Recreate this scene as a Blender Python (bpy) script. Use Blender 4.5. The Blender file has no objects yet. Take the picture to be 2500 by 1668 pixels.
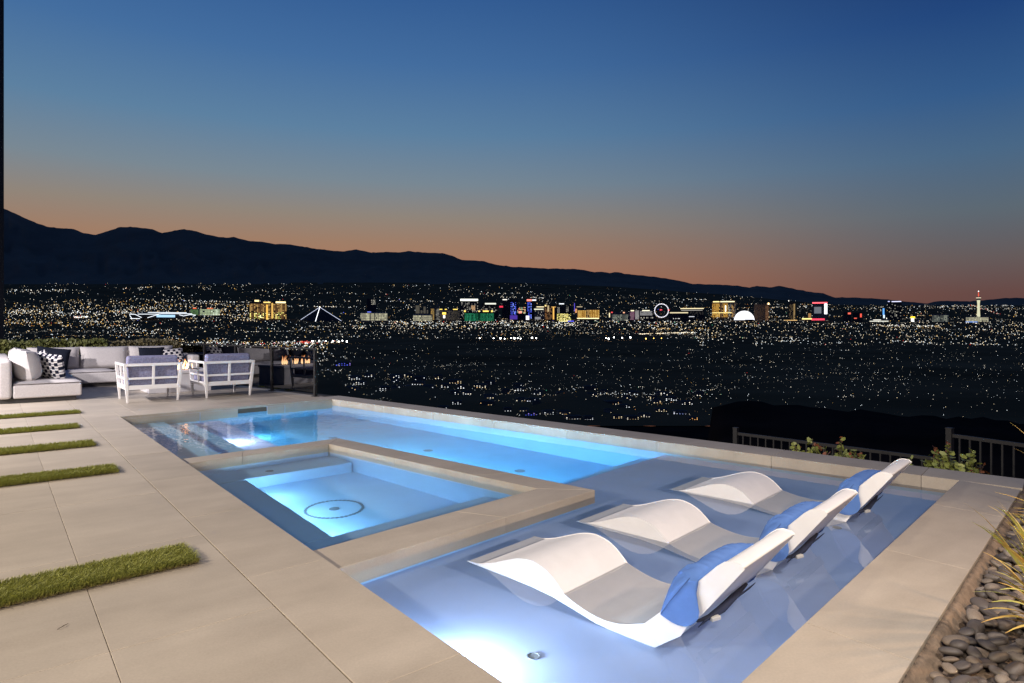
import bpy, math, random
from mathutils import Vector, Matrix
random.seed(7)
sc = bpy.context.scene
R = math.radians
# ------------------------------------------------------------------ camera, sky, exposure
F, H, U0, V0 = 1550.0, 1.4, 1250.0, 801.0          # focal length and horizon, measured on the 2500 px wide photograph
cam = bpy.data.objects.new('camera', bpy.data.cameras.new('camera')); sc.collection.objects.link(cam)
cam.location = (0, 0, H); cam.rotation_euler = (R(90), 0, 0)
cam.data.sensor_width = 36; cam.data.lens = 36 * F / 2500; cam.data.shift_y = -(834 - V0) / 2500
cam.data.clip_start = .05; cam.data.clip_end = 80000
sc.camera = cam
sc.view_settings.view_transform = 'Standard'; sc.view_settings.look = 'None'
sc.view_settings.exposure = 0; sc.view_settings.gamma = 1; sc.view_settings.use_curve_mapping = False
cy = sc.cycles
cy.use_denoising = True
cy.max_bounces = 14; cy.transmission_bounces = 10; cy.transparent_max_bounces = 16; cy.diffuse_bounces = 5; cy.glossy_bounces = 4
cy.sample_clamp_indirect = 40.0; cy.sample_clamp_direct = 0; cy.blur_glossy = .5
cy.caustics_refractive = True; cy.caustics_reflective = False

def lin(r, g, b):
    f = lambda c: (c / 255) / 12.92 if c / 255 <= .04045 else ((c / 255 + .055) / 1.055) ** 2.4
    return (f(r), f(g), f(b), 1)

world = bpy.data.worlds.new('World'); sc.world = world; world.use_nodes = True
def build_sky():
    nt = world.node_tree; N = nt.nodes; L = nt.links; N.clear()
    out = N.new('ShaderNodeOutputWorld'); bg = N.new('ShaderNodeBackground'); L.new(bg.outputs[0], out.inputs[0])
    tc = N.new('ShaderNodeTexCoord'); sep = N.new('ShaderNodeSeparateXYZ'); L.new(tc.outputs['Generated'], sep.inputs[0])
    def ramp(stops):
        r = N.new('ShaderNodeValToRGB'); L.new(sep.outputs['Z'], r.inputs[0]); el = r.color_ramp.elements
        el[0].position, el[0].color = stops[0][0], lin(*stops[0][1]); el[1].position, el[1].color = stops[1][0], lin(*stops[1][1])
        for p, c in stops[2:]:
            e = el.new(p); e.color = lin(*c)
        return r
    # dusk sky: towards the set sun, across from it, and away from it; all three run on smoothly to the zenith
    near = ramp([(0, (186, 122, 90)), (.075, (184, 125, 94)), (.13, (170, 134, 110)), (.17, (154, 142, 130)), (.22, (129, 145, 157)), (.29, (99, 137, 171)), (.38, (73, 117, 169)), (.47, (54, 98, 157)), (.7, (40, 80, 138)), (1, (30, 62, 116))])
    side = ramp([(0, (104, 71, 66)), (.045, (110, 79, 75)), (.09, (108, 97, 97)), (.15, (98, 111, 122)), (.22, (78, 110, 142)), (.29, (55, 96, 146)), (.38, (36, 74, 132)), (.47, (26, 56, 110)), (.7, (22, 48, 98)), (1, (30, 62, 116))])
    away = ramp([(0, (40, 48, 78)), (.1, (60, 62, 92)), (.25, (40, 62, 110)), (.5, (28, 54, 106)), (1, (30, 62, 116))])
    dot = N.new('ShaderNodeVectorMath'); dot.operation = 'DOT_PRODUCT'
    flat = N.new('ShaderNodeVectorMath'); flat.operation = 'MULTIPLY'; flat.inputs[1].default_value = (1, 1, 0); L.new(tc.outputs['Generated'], flat.inputs[0])
    nrm = N.new('ShaderNodeVectorMath'); nrm.operation = 'NORMALIZE'; L.new(flat.outputs[0], nrm.inputs[0])
    a = Vector((-.50, 1.0, 0)).normalized(); dot.inputs[1].default_value = a
    L.new(nrm.outputs[0], dot.inputs[0])
    def rng(lo, hi):
        m = N.new('ShaderNodeMapRange'); m.interpolation_type = 'SMOOTHSTEP'; m.inputs['From Min'].default_value = lo; m.inputs['From Max'].default_value = hi
        L.new(dot.outputs['Value'], m.inputs[0]); return m.outputs[0]
    def mix(f, c1, c2):
        m = N.new('ShaderNodeMix'); m.data_type = 'RGBA'; L.new(f, m.inputs[0]); L.new(c1, m.inputs[6]); L.new(c2, m.inputs[7]); return m.outputs[2]
    c = mix(rng(.42, 1.02), side.outputs[0], near.outputs[0])
    c = mix(rng(-.6, .35), away.outputs[0], c)
    L.new(c, bg.inputs[0]); bg.inputs[1].default_value = .88
build_sky()

# ------------------------------------------------------------------ frames: world points from the measured picture points
TH = R(-50.7); CX, CY = math.cos(TH), math.sin(TH); OX, OY = -.028, 2.503
def D(s, e, z=0):                    # deck frame: s runs along the pool's near edge towards the camera, e across it towards the view
    return Vector((OX + s * CX - e * CY, OY + s * CY + e * CX, z))
def ray(u, v, z=0):                  # where the sight line of a picture point meets height z
    Y = (H - z) * F / (v - V0); return Vector(((u - U0) / F * Y, Y, z))
def at(u, v, Y):                     # the point of a sight line at distance Y
    return Vector(((u - U0) / F * Y, Y, H - (v - V0) / F * Y))
def to_deck(p):
    dx, dy = p[0] - OX, p[1] - OY; return (dx * CX + dy * CY, -dx * CY + dy * CX)
COL = sc.collection.objects
def tag(o, label=None, cat=None, group=None, kind=None):
    if label: o['label'] = label
    if cat: o['category'] = cat
    if group: o['group'] = group
    if kind: o['kind'] = kind
    return o
def thing(name, loc, rz, label, cat, group=None, kind=None):
    o = bpy.data.objects.new(name, None); COL.link(o); o.location = loc; o.rotation_euler = (0, 0, rz); o.empty_display_size = .2
    return tag(o, label, cat, group, kind)

class MB:
    def __init__(s): s.v = []; s.f = []; s.m = []; s.mi = 0
    def add(s, vs, fs):
        b = len(s.v); s.v += [tuple(p) for p in vs]
        for f in fs: s.f.append([b + i for i in f]); s.m.append(s.mi)
        return s
    def box(s, x0, x1, y0, y1, z0, z1, M=None):
        vs = [Vector((x, y, z)) for z in (z0, z1) for y in (y0, y1) for x in (x0, x1)]
        if M is not None: vs = [M @ p for p in vs]
        return s.add(vs, [(0, 2, 3, 1), (4, 5, 7, 6), (0, 1, 5, 4), (2, 6, 7, 3), (0, 4, 6, 2), (1, 3, 7, 5)])
    def slab(s, poly, z0, z1, ch=0):             # prism on a convex polygon (counter-clockwise), top edges chamfered by ch
        n = len(poly); rings = [[(x, y, z0) for x, y in poly]]
        if ch:
            rings.append([(x, y, z1 - ch) for x, y in poly]); rings.append([(x, y, z1) for x, y in inset(poly, ch)])
        else: rings.append([(x, y, z1) for x, y in poly])
        b = len(s.v)
        for r in rings: s.v += r
        k = len(rings)
        for j in range(k - 1):
            for i in range(n):
                s.f.append([b + j * n + i, b + j * n + (i + 1) % n, b + (j + 1) * n + (i + 1) % n, b + (j + 1) * n + i]); s.m.append(s.mi)
        s.f.append([b + (k - 1) * n + i for i in range(n)]); s.m.append(s.mi)
        s.f.append([b + i for i in reversed(range(n))]); s.m.append(s.mi)
        return s
    def tube(s, pts, r, n=8, cap=True):
        pts = [Vector(p) for p in pts]; rr = r if isinstance(r, (list, tuple)) else [r] * len(pts); b = len(s.v)
        for i, p in enumerate(pts):
            d = (pts[min(i + 1, len(pts) - 1)] - pts[max(i - 1, 0)]).normalized()
            a = d.cross(Vector((0, 0, 1)) if abs(d.z) < .9 else Vector((1, 0, 0))).normalized(); c = d.cross(a)
            for k in range(n):
                t = 2 * math.pi * k / n; s.v.append(tuple(p + (a * math.cos(t) + c * math.sin(t)) * rr[i]))
        for i in range(len(pts) - 1):
            for k in range(n):
                s.f.append([b + i * n + k, b + i * n + (k + 1) % n, b + (i + 1) * n + (k + 1) % n, b + (i + 1) * n + k]); s.m.append(s.mi)
        if cap:
            s.f.append([b + k for k in reversed(range(n))]); s.m.append(s.mi)
            e = b + (len(pts) - 1) * n; s.f.append([e + k for k in range(n)]); s.m.append(s.mi)
        return s
    def bar(s, p, q, w, h, up=(0, 0, 1)):        # rectangular bar from p to q
        p, q = Vector(p), Vector(q); d = (q - p).normalized(); upv = Vector(up)
        if abs(d.dot(upv)) > .95: upv = Vector((1, 0, 0))
        a = d.cross(upv).normalized() * (w / 2); c = a.cross(d).normalized() * (h / 2)
        vs = [p - a - c, p + a - c, p + a + c, p - a + c, q - a - c, q + a - c, q + a + c, q - a + c]
        return s.add(vs, [(0, 3, 2, 1), (4, 5, 6, 7), (0, 1, 5, 4), (1, 2, 6, 5), (2, 3, 7, 6), (3, 0, 4, 7)])
    def disc(s, c, r, n=20, nz=1, z1=None):
        return s.add([(c[0] + r * math.cos(2 * math.pi * k / n), c[1] + r * math.sin(2 * math.pi * k / n), c[2]) for k in range(n)], [list(range(n))])
    def lathe(s, prof, n=20, c=(0, 0)):
        b = len(s.v)
        for r, z in prof:
            for k in range(n): s.v.append((c[0] + r * math.cos(2 * math.pi * k / n), c[1] + r * math.sin(2 * math.pi * k / n), z))
        for j in range(len(prof) - 1):
            for k in range(n): s.f.append([b + j * n + k, b + j * n + (k + 1) % n, b + (j + 1) * n + (k + 1) % n, b + (j + 1) * n + k]); s.m.append(s.mi)
        s.f.append([b + (len(prof) - 1) * n + k for k in range(n)]); s.m.append(s.mi)
        return s
    def mesh(s, name, mats, smooth=False):
        me = bpy.data.meshes.new(name); me.from_pydata(s.v, [], s.f)
        for m in (mats if isinstance(mats, (list, tuple)) else [mats]): me.materials.append(m)
        if any(s.m): me.polygons.foreach_set('material_index', s.m)
        if smooth: me.polygons.foreach_set('use_smooth', [True] * len(me.polygons))
        me.update(); return me
    def build(s, name, mats, parent=None, smooth=False, loc=None, rz=0, bevel=0):
        o = bpy.data.objects.new(name, s.mesh(name, mats, smooth)); COL.link(o)
        if parent is not None: o.parent = parent
        if loc is not None: o.location = loc
        o.rotation_euler = (0, 0, rz)
        if bevel:
            md = o.modifiers.new('bevel', 'BEVEL'); md.width = bevel; md.segments = 3; md.limit_method = 'ANGLE'; md.angle_limit = R(40); md.harden_normals = False
            w = o.modifiers.new('normals', 'WEIGHTED_NORMAL'); w.keep_sharp = False
        return o

def inset(poly, d):
    n = len(poly); out = []
    for i in range(n):
        a, b, c = Vector(poly[i - 1]), Vector(poly[i]), Vector(poly[(i + 1) % n])
        d1, d2 = (b - a).normalized(), (c - b).normalized(); n1, n2 = Vector((-d1.y, d1.x)), Vector((-d2.y, d2.x))
        k = 1 + n1.dot(n2); p = b + (n1 + n2) * (d / max(k, .2)); out.append((p.x, p.y))
    return out
def clip(poly, a, b, c):                         # keep a*x + b*y <= c
    out = []
    for i in range(len(poly)):
        p, q = poly[i], poly[(i + 1) % len(poly)]; fp, fq = a * p[0] + b * p[1] - c, a * q[0] + b * q[1] - c
        if fp <= 0: out.append(p)
        if fp * fq < 0:
            t = fp / (fp - fq); out.append((p[0] + (q[0] - p[0]) * t, p[1] + (q[1] - p[1]) * t))
    return out
def area(p): return .5 * sum(p[i][0] * p[(i + 1) % len(p)][1] - p[(i + 1) % len(p)][0] * p[i][1] for i in range(len(p)))
def tidy(p, tol=1e-3):
    out = []
    for q in p:
        if not out or math.dist(q, out[-1]) > tol: out.append(q)
    if len(out) > 1 and math.dist(out[0], out[-1]) < tol: out.pop()
    return out

# ------------------------------------------------------------------ materials
def new_mat(name):
    m = bpy.data.materials.new(name); m.use_nodes = True; nt = m.node_tree; b = nt.nodes['Principled BSDF']; return m, nt, b
def surf(name, col, rough=.6, var=.0, scale=5, stretch=(1, 1, 1), bump=0, bscale=60, bdist=.002, col2=None, metal=0, spec=.5, rand=0, detail=5, sheen=0, stain=0):
    m, nt, b = new_mat(name); N, L = nt.nodes, nt.links
    b.inputs['Base Color'].default_value = (*col, 1); b.inputs['Roughness'].default_value = rough; b.inputs['Metallic'].default_value = metal
    b.inputs['Specular IOR Level'].default_value = spec
    if sheen: b.inputs['Sheen Weight'].default_value = sheen
    tc = N.new('ShaderNodeTexCoord'); vec = tc.outputs['Object']
    if rand:
        oi = N.new('ShaderNodeObjectInfo'); ad = N.new('ShaderNodeVectorMath'); ad.operation = 'MULTIPLY_ADD'
        cb = N.new('ShaderNodeCombineXYZ')
        for i in range(3): L.new(oi.outputs['Random'], cb.inputs[i])
        L.new(cb.outputs[0], ad.inputs[0]); ad.inputs[1].default_value = (37, 61, 17); L.new(vec, ad.inputs[2]); vec = ad.outputs[0]
    if var or col2:
        mp = N.new('ShaderNodeMapping'); mp.inputs['Scale'].default_value = stretch; L.new(vec, mp.inputs[0])
        no = N.new('ShaderNodeTexNoise'); no.inputs['Scale'].default_value = scale; no.inputs['Detail'].default_value = detail; no.inputs['Roughness'].default_value = .6; L.new(mp.outputs[0], no.inputs[0])
        rp = N.new('ShaderNodeValToRGB'); L.new(no.outputs[0], rp.inputs[0]); c2 = col2 or tuple(max(0, c * (1 - var)) for c in col)
        c1 = col if col2 else tuple(min(1, c * (1 + var)) for c in col)
        rp.color_ramp.elements[0].position = .3; rp.color_ramp.elements[1].position = .7
        rp.color_ramp.elements[0].color = (*c2, 1); rp.color_ramp.elements[1].color = (*c1, 1)
        src = rp.outputs[0]
        if rand:
            hsv = N.new('ShaderNodeHueSaturation'); L.new(src, hsv.inputs['Color'])
            mr = N.new('ShaderNodeMapRange'); L.new(oi.outputs['Random'], mr.inputs[0]); mr.inputs['To Min'].default_value = 1 - rand; mr.inputs['To Max'].default_value = 1 + rand; L.new(mr.outputs[0], hsv.inputs['Value']); src = hsv.outputs[0]
        if stain:                                # large faint blotches that run on across the joints
            ge = N.new('ShaderNodeNewGeometry'); n3 = N.new('ShaderNodeTexNoise'); n3.inputs['Scale'].default_value = .9; n3.inputs['Detail'].default_value = 6; n3.inputs['Roughness'].default_value = .65; L.new(ge.outputs['Position'], n3.inputs[0])
            n4 = N.new('ShaderNodeTexNoise'); n4.inputs['Scale'].default_value = 90; n4.inputs['Detail'].default_value = 3; L.new(ge.outputs['Position'], n4.inputs[0])
            m1 = N.new('ShaderNodeMapRange'); m1.inputs['From Min'].default_value = .35; m1.inputs['From Max'].default_value = .68; m1.inputs['To Min'].default_value = 1 - stain; m1.inputs['To Max'].default_value = 1 + stain * .5; L.new(n3.outputs[0], m1.inputs[0])
            m2 = N.new('ShaderNodeMapRange'); m2.inputs['From Min'].default_value = .3; m2.inputs['From Max'].default_value = .7; m2.inputs['To Min'].default_value = .95; m2.inputs['To Max'].default_value = 1.05; L.new(n4.outputs[0], m2.inputs[0])
            mm = N.new('ShaderNodeMath'); mm.operation = 'MULTIPLY'; L.new(m1.outputs[0], mm.inputs[0]); L.new(m2.outputs[0], mm.inputs[1])
            h2 = N.new('ShaderNodeHueSaturation'); L.new(src, h2.inputs['Color']); L.new(mm.outputs[0], h2.inputs['Value']); src = h2.outputs[0]
        L.new(src, b.inputs['Base Color'])
    if bump:
        n2 = N.new('ShaderNodeTexNoise'); n2.inputs['Scale'].default_value = bscale; n2.inputs['Detail'].default_value = 4; L.new(vec, n2.inputs[0])
        bp = N.new('ShaderNodeBump'); bp.inputs['Strength'].default_value = bump; bp.inputs['Distance'].default_value = bdist; L.new(n2.outputs[0], bp.inputs['Height']); L.new(bp.outputs[0], b.inputs['Normal'])
    return m
def glow(name, col, strength):
    m = bpy.data.materials.new(name); m.use_nodes = True; nt = m.node_tree; nt.nodes.clear()
    e = nt.nodes.new('ShaderNodeEmission'); o = nt.nodes.new('ShaderNodeOutputMaterial'); e.inputs[0].default_value = (*col, 1); e.inputs[1].default_value = strength
    nt.links.new(e.outputs[0], o.inputs[0]); m.cycles.emission_sampling = 'NONE'; return m
def weave(name, c1, c2, scale=170):
    m, nt, b = new_mat(name); N, L = nt.nodes, nt.links; b.inputs['Roughness'].default_value = .9; b.inputs['Specular IOR Level'].default_value = .15
    tc = N.new('ShaderNodeTexCoord'); outs = []
    for st in ((.12, 1, 1), (1, .12, 1), (1, 1, .12)):
        mp = N.new('ShaderNodeMapping'); mp.inputs['Scale'].default_value = st; L.new(tc.outputs['Object'], mp.inputs[0])
        no = N.new('ShaderNodeTexNoise'); no.inputs['Scale'].default_value = scale; no.inputs['Detail'].default_value = 2; L.new(mp.outputs[0], no.inputs[0]); outs.append(no.outputs[0])
    a = N.new('ShaderNodeMath'); a.operation = 'ADD'; L.new(outs[0], a.inputs[0]); L.new(outs[1], a.inputs[1])
    a2 = N.new('ShaderNodeMath'); a2.operation = 'ADD'; L.new(a.outputs[0], a2.inputs[0]); L.new(outs[2], a2.inputs[1])
    mr = N.new('ShaderNodeMapRange'); mr.inputs['From Min'].default_value = 1.2; mr.inputs['From Max'].default_value = 1.8; L.new(a2.outputs[0], mr.inputs[0])
    mx = N.new('ShaderNodeMix'); mx.data_type = 'RGBA'; mx.inputs[6].default_value = (*c1, 1); mx.inputs[7].default_value = (*c2, 1); L.new(mr.outputs[0], mx.inputs[0]); L.new(mx.outputs[2], b.inputs['Base Color'])
    bp = N.new('ShaderNodeBump'); bp.inputs['Strength'].default_value = .25; bp.inputs['Distance'].default_value = .002; L.new(a2.outputs[0], bp.inputs['Height']); L.new(bp.outputs[0], b.inputs['Normal'])
    return m

M_TILE = surf('porcelain_tile', (.46, .402, .325), .48, scale=1.3, stretch=(2.6, .35, 1), col2=(.39, .337, .268), bump=.06, bscale=120, rand=.06, detail=8, spec=.35, stain=.14)
M_COPE = surf('coping_stone', (.46, .40, .322), .5, scale=2.0, stretch=(2.2, .5, 1), col2=(.39, .335, .265), bump=.08, bscale=140, rand=.05, detail=8, spec=.35, stain=.13)
M_GROUT = surf('dark_joint', (.10, .083, .064), .95)
M_PLASTER = surf('pool_plaster', (.35, .475, .76), .7, var=.05, scale=2.2, bump=.05, bscale=40)
M_DEEP_TINT = surf('plaster_deep_water_tint', (.24, .52, .72), .7, var=.05, scale=2.2, bump=.05, bscale=40)  # same plaster as the shelf, blue of deep lit water put in its colour
M_SPA_TINT = surf('plaster_spa_water_tint', (.29, .50, .74), .7, var=.05, scale=2.2, bump=.05, bscale=40)  # same plaster again, with some of the lit water's blue in its colour
M_WHITE = surf('white_powder_coat', (.80, .78, .76), .4)
M_RESIN = surf('white_resin', (.80, .78, .76), .45, var=.035, scale=7, bump=.05, bscale=260, bdist=.001)
M_BLUE = surf('blue_canvas', (.10, .20, .48), .85, var=.06, scale=9, bump=.55, bscale=26, bdist=.006, spec=.2)
M_NAVY = surf('navy_strap', (.018, .026, .06), .8)
M_SEAM = surf('blue_piping', (.035, .075, .20), .8)
M_GREYP = surf('grey_plastic', (.5, .5, .48), .5)
M_SOFA = weave('oatmeal_fabric', (.46, .43, .42), (.62, .59, .57), 220)
M_CUSH = weave('blue_grey_weave', (.13, .13, .21), (.31, .31, .44), 120)
M_NAVYF = weave('navy_fabric', (.006, .008, .016), (.016, .02, .034), 200)
M_PLINTH = surf('dark_plinth', (.03, .027, .025), .6)
M_FIRE = surf('fire_table_concrete', (.68, .66, .66), .6, var=.05, scale=4, bump=.05)
M_METAL = surf('black_metal', (.022, .021, .021), .5, spec=.3)
M_BLADE = surf('turf_blade', (.42, .42, .10), .6, col2=(.22, .25, .06), scale=45)
M_TURF = surf('turf_base', (.05, .06, .015), .9)
M_DRY = surf('dry_thatch', (.28, .21, .09), .8, var=.3, scale=30)
M_SOIL = surf('earth_haunch', (.20, .145, .10), .95, var=.35, scale=14, bump=1, bscale=45, bdist=.01)
M_STONE = [surf('river_stone_' + k, c, r, col2=c2, scale=sc_, detail=9, bump=.25, bscale=90, rand=.22, spec=.45) for k, c, c2, r, sc_ in
           (('slate', (.135, .112, .096), (.07, .06, .055), .5, 30), ('speckled', (.30, .25, .20), (.085, .072, .062), .55, 75), ('tan', (.27, .21, .155), (.15, .118, .09), .55, 12))]
M_LEAF = surf('shrub_leaf', (.30, .32, .08), .45, col2=(.16, .19, .05), scale=8, rand=.15)
M_LEAFRED = surf('red_leaf', (.22, .075, .035), .5)
M_HEDGE = surf('hedge_leaf', (.17, .17, .045), .55, col2=(.06, .075, .02), scale=5)
M_HEDGE2 = surf('hedge_leaf_dull', (.18, .145, .07), .6, col2=(.07, .065, .028), scale=5)
M_TWIG = surf('twig', (.07, .05, .03), .8)
M_STRAW = surf('grass_leaf', (.60, .52, .12), .5, col2=(.55, .30, .10), scale=6, spec=.3)
M_GREENB = surf('grass_leaf_green', (.32, .38, .08), .5, col2=(.55, .47, .12), scale=5)
M_DARKWALL = surf('dark_cladding', (.010, .011, .014), .7)
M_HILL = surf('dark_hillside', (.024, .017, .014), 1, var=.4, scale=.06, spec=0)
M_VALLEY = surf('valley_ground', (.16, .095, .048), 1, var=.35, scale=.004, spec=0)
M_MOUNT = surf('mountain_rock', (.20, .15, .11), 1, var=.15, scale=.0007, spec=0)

def water_mat():
    m = bpy.data.materials.new('pool_water'); m.use_nodes = True; nt = m.node_tree; N, L = nt.nodes, nt.links; N.clear()
    o = N.new('ShaderNodeOutputMaterial'); g = N.new('ShaderNodeBsdfGlass'); g.inputs['IOR'].default_value = 1.333; g.inputs['Roughness'].default_value = 0
    tc = N.new('ShaderNodeTexCoord'); n1 = N.new('ShaderNodeTexNoise'); n1.inputs['Scale'].default_value = 7; n1.inputs['Detail'].default_value = 2
    mp = N.new('ShaderNodeMapping'); mp.inputs['Scale'].default_value = (1, 1, .01); L.new(tc.outputs['Object'], mp.inputs[0]); L.new(mp.outputs[0], n1.inputs[0])
    # a breeze ruffles the far end by the steps; the rest lies nearly still
    sx = N.new('ShaderNodeSeparateXYZ'); L.new(tc.outputs['Object'], sx.inputs[0])
    mr = N.new('ShaderNodeMapRange'); mr.interpolation_type = 'SMOOTHSTEP'; mr.inputs['From Min'].default_value = -8.2; mr.inputs['From Max'].default_value = -5.5; mr.inputs['To Min'].default_value = .10; mr.inputs['To Max'].default_value = .012; L.new(sx.outputs['X'], mr.inputs[0])
    bp = N.new('ShaderNodeBump'); bp.inputs['Distance'].default_value = .05; L.new(mr.outputs[0], bp.inputs['Strength']); L.new(n1.outputs[0], bp.inputs['Height']); L.new(bp.outputs[0], g.inputs['Normal'])
    L.new(g.outputs[0], o.inputs['Surface']); return m
M_WATER = water_mat()
def glass_mat():
    m = bpy.data.materials.new('tinted_glass'); m.use_nodes = True; nt = m.node_tree; N, L = nt.nodes, nt.links; N.clear()
    o = N.new('ShaderNodeOutputMaterial'); t = N.new('ShaderNodeBsdfTransparent'); t.inputs[0].default_value = (.46, .47, .49, 1)
    g = N.new('ShaderNodeBsdfGlossy'); g.inputs['Roughness'].default_value = 0; g.inputs[0].default_value = (.20, .205, .215, 1)
    fr = N.new('ShaderNodeFresnel'); fr.inputs[0].default_value = 1.5; mx = N.new('ShaderNodeMixShader'); L.new(fr.outputs[0], mx.inputs[0]); L.new(t.outputs[0], mx.inputs[1]); L.new(g.outputs[0], mx.inputs[2]); L.new(mx.outputs[0], o.inputs[0]); return m
M_GLASS = glass_mat()
def pattern_mat():
    m, nt, b = new_mat('maze_print_fabric'); N, L = nt.nodes, nt.links; b.inputs['Roughness'].default_value = .9; b.inputs['Specular IOR Level'].default_value = .1
    tc = N.new('ShaderNodeTexCoord'); sx = N.new('ShaderNodeSeparateXYZ'); L.new(tc.outputs['Object'], sx.inputs[0])
    def mth(op, a, b_=None, c=None):
        n = N.new('ShaderNodeMath'); n.operation = op
        for i, x in enumerate((a, b_, c)):
            if x is None: continue
            if isinstance(x, (int, float)): n.inputs[i].default_value = x
            else: L.new(x, n.inputs[i])
        return n.outputs[0]
    # stepped zigzag bands: fold x in a staircase, add to y, cut in stripes
    st = mth('PINGPONG', mth('SNAP', mth('MULTIPLY', sx.outputs['X'], 8.0), .5), 1.0)
    y = mth('ADD', mth('MULTIPLY', sx.outputs['Z'], 6.6), mth('MULTIPLY', st, .9))
    fr = mth('FRACT', y)
    r = N.new('ShaderNodeValToRGB'); r.color_ramp.interpolation = 'CONSTANT'; L.new(fr, r.inputs[0]); el = r.color_ramp.elements
    el[0].position = 0; el[0].color = (.012, .014, .028, 1); el[1].position = .24; el[1].color = (.62, .60, .59, 1)
    for p, c in ((.45, (.17, .16, .18, 1)), (.55, (.62, .60, .59, 1)), (.8, (.012, .014, .028, 1))):
        e = el.new(p); e.color = c
    L.new(r.outputs[0], b.inputs['Base Color']); return m
M_MAZE = pattern_mat()
# ------------------------------------------------------------------ terrain far away: hillside, valley floor, mountains
VT = [(1040, 235), (1030, 250), (960, 500), (920, 800), (880, 1300), (850, 2000), (830, 2800), (810, 3800), (790, 5000), (770, 6500), (740, 9000), (710, 12000), (690, 14500), (640, 22000)]
def interp(x, tab):
    if x <= tab[0][0]: return tab[0][1]
    for (a, p), (b, q) in zip(tab, tab[1:]):
        if x <= b: return p + (q - p) * (x - a) / (b - a)
    return tab[-1][1]
TV = [(v, math.log(y)) for v, y in sorted(VT)]
YT = [(ly, v) for v, ly in sorted(TV, key=lambda p: p[1])]
def dist_of(v): return math.exp(interp(v, TV))
def row_of(Y): return interp(math.log(Y), YT)
def vfar(u): return interp(u, [(-900, 690), (1250, 690), (1500, 700), (1800, 722), (2040, 745), (3400, 748)])
def ground(u, Y):
    z = H - (row_of(Y) - V0) / F * Y
    z += 15 * math.exp(-((u - 800) / 55) ** 2 - ((Y - 430) / 80) ** 2)
    z += 9 * math.exp(-((u - 1400) / 60) ** 2 - ((Y - 380) / 50) ** 2) + 8 * math.exp(-((u - 1010) / 70) ** 2 - ((Y - 470) / 50) ** 2)
    return z
def on_ground(u, v, dz=0):
    Y = dist_of(v); return Vector(((u - U0) / F * Y, Y, ground(u, Y) + dz))

def valley():
    mb = MB(); us = [-900 + 40 * i for i in range(112)]; rows = 70
    for j in range(rows + 1):
        for u in us:
            v = 1040 + (vfar(u) - 1040) * (j / rows) ** .8; Y = dist_of(v); mb.v.append(((u - U0) / F * Y, Y, ground(u, Y)))
    n = len(us)
    for j in range(rows):
        for i in range(n - 1): mb.f.append([j * n + i, j * n + i + 1, (j + 1) * n + i + 1, (j + 1) * n + i]); mb.m.append(0)
    tag(mb.build('valley_floor', M_VALLEY, smooth=True), kind='structure')
valley()

RIDGE = [(-900, 380), (-500, 430), (-200, 470), (-40, 490), (10, 509), (40, 523), (62, 533), (90, 545), (115, 554), (135, 556), (178, 559), (205, 569), (233, 574), (265, 564), (295, 554), (325, 554), (372, 560), (395, 569), (420, 564), (448, 559), (480, 565), (500, 571), (530, 578), (553, 580), (570, 578), (605, 588), (640, 590), (670, 596), (695, 596), (740, 602), (780, 609), (810, 612), (840, 614), (868, 609), (905, 617), (945, 615), (975, 617), (998, 613), (1040, 617), (1080, 618), (1105, 625), (1128, 635), (1180, 637), (1205, 645), (1250, 651), (1340, 656), (1405, 657), (1430, 660), (1445, 664), (1470, 664), (1490, 667), (1500, 664), (1530, 669), (1590, 675), (1620, 679), (1655, 685), (1690, 693), (1720, 694), (1762, 695), (1800, 698), (1830, 702), (1845, 698), (1880, 702), (1905, 698), (1945, 707), (1985, 714), (2010, 716), (2033, 725), (2070, 735), (2200, 748)]
RIDGE2 = [(1800, 735), (1980, 730), (2035, 727), (2060, 726), (2100, 727), (2165, 731), (2210, 736), (2262, 741), (2275, 738), (2290, 735), (2340, 735), (2365, 736), (2400, 733), (2440, 729), (2480, 727), (2500, 728), (2700, 722), (3400, 715)]
def hnoise(seed):
    r = random.Random(seed); t = [r.random() for _ in range(4096)]
    def f(x, y):
        xi, yi = math.floor(x), math.floor(y); fx, fy = x - xi, y - yi; fx, fy = fx * fx * (3 - 2 * fx), fy * fy * (3 - 2 * fy)
        g = lambda a, b: t[(a * 73 + b * 179) & 4095]
        return (g(xi, yi) * (1 - fx) + g(xi + 1, yi) * fx) * (1 - fy) + (g(xi, yi + 1) * (1 - fx) + g(xi + 1, yi + 1) * fx) * fy
    return f
NZ = hnoise(3)
def mountain(name, tab, u0, u1, du, Yr):
    mb = MB(); us = [u0 + du * i for i in range(int((u1 - u0) / du) + 1)]; rows = 26; n = len(us)
    for j in range(rows + 3):
        for u in us:
            vf = vfar(u) + 4; Yb = dist_of(vf); vr = interp(u, tab); vr = min(vr + (NZ(u * .16, 1.5) - .5) * 2.2, vf - 1)
            t = min(j / rows, 1); Y = Yb + (Yr - Yb) * t; fall = max(0, j - rows)
            base = t ** 1.15
            rel = (NZ(u * .022 + t * 3, t * 5) - .5) * .18 + (NZ(u * .06, t * 9 + 4) - .5) * .14
            v = vf + (vr - vf) * max(0, min(1, base + rel * math.sin(math.pi * t) ** 1.0 * .9))
            if fall: Y += fall * 1500; v = vr + fall * 18
            mb.v.append(((u - U0) / F * Y, Y, H - (v - V0) / F * Y))
    for j in range(rows + 2):
        for i in range(n - 1): mb.f.append([j * n + i, j * n + i + 1, (j + 1) * n + i + 1, (j + 1) * n + i]); mb.m.append(0)
    tag(mb.build(name, M_MOUNT, smooth=True), kind='structure')
mountain('mountain_range', RIDGE, -900, 2200, 6, 21000)
mountain('distant_hills', RIDGE2, 1800, 3400, 8, 26000)

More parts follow.
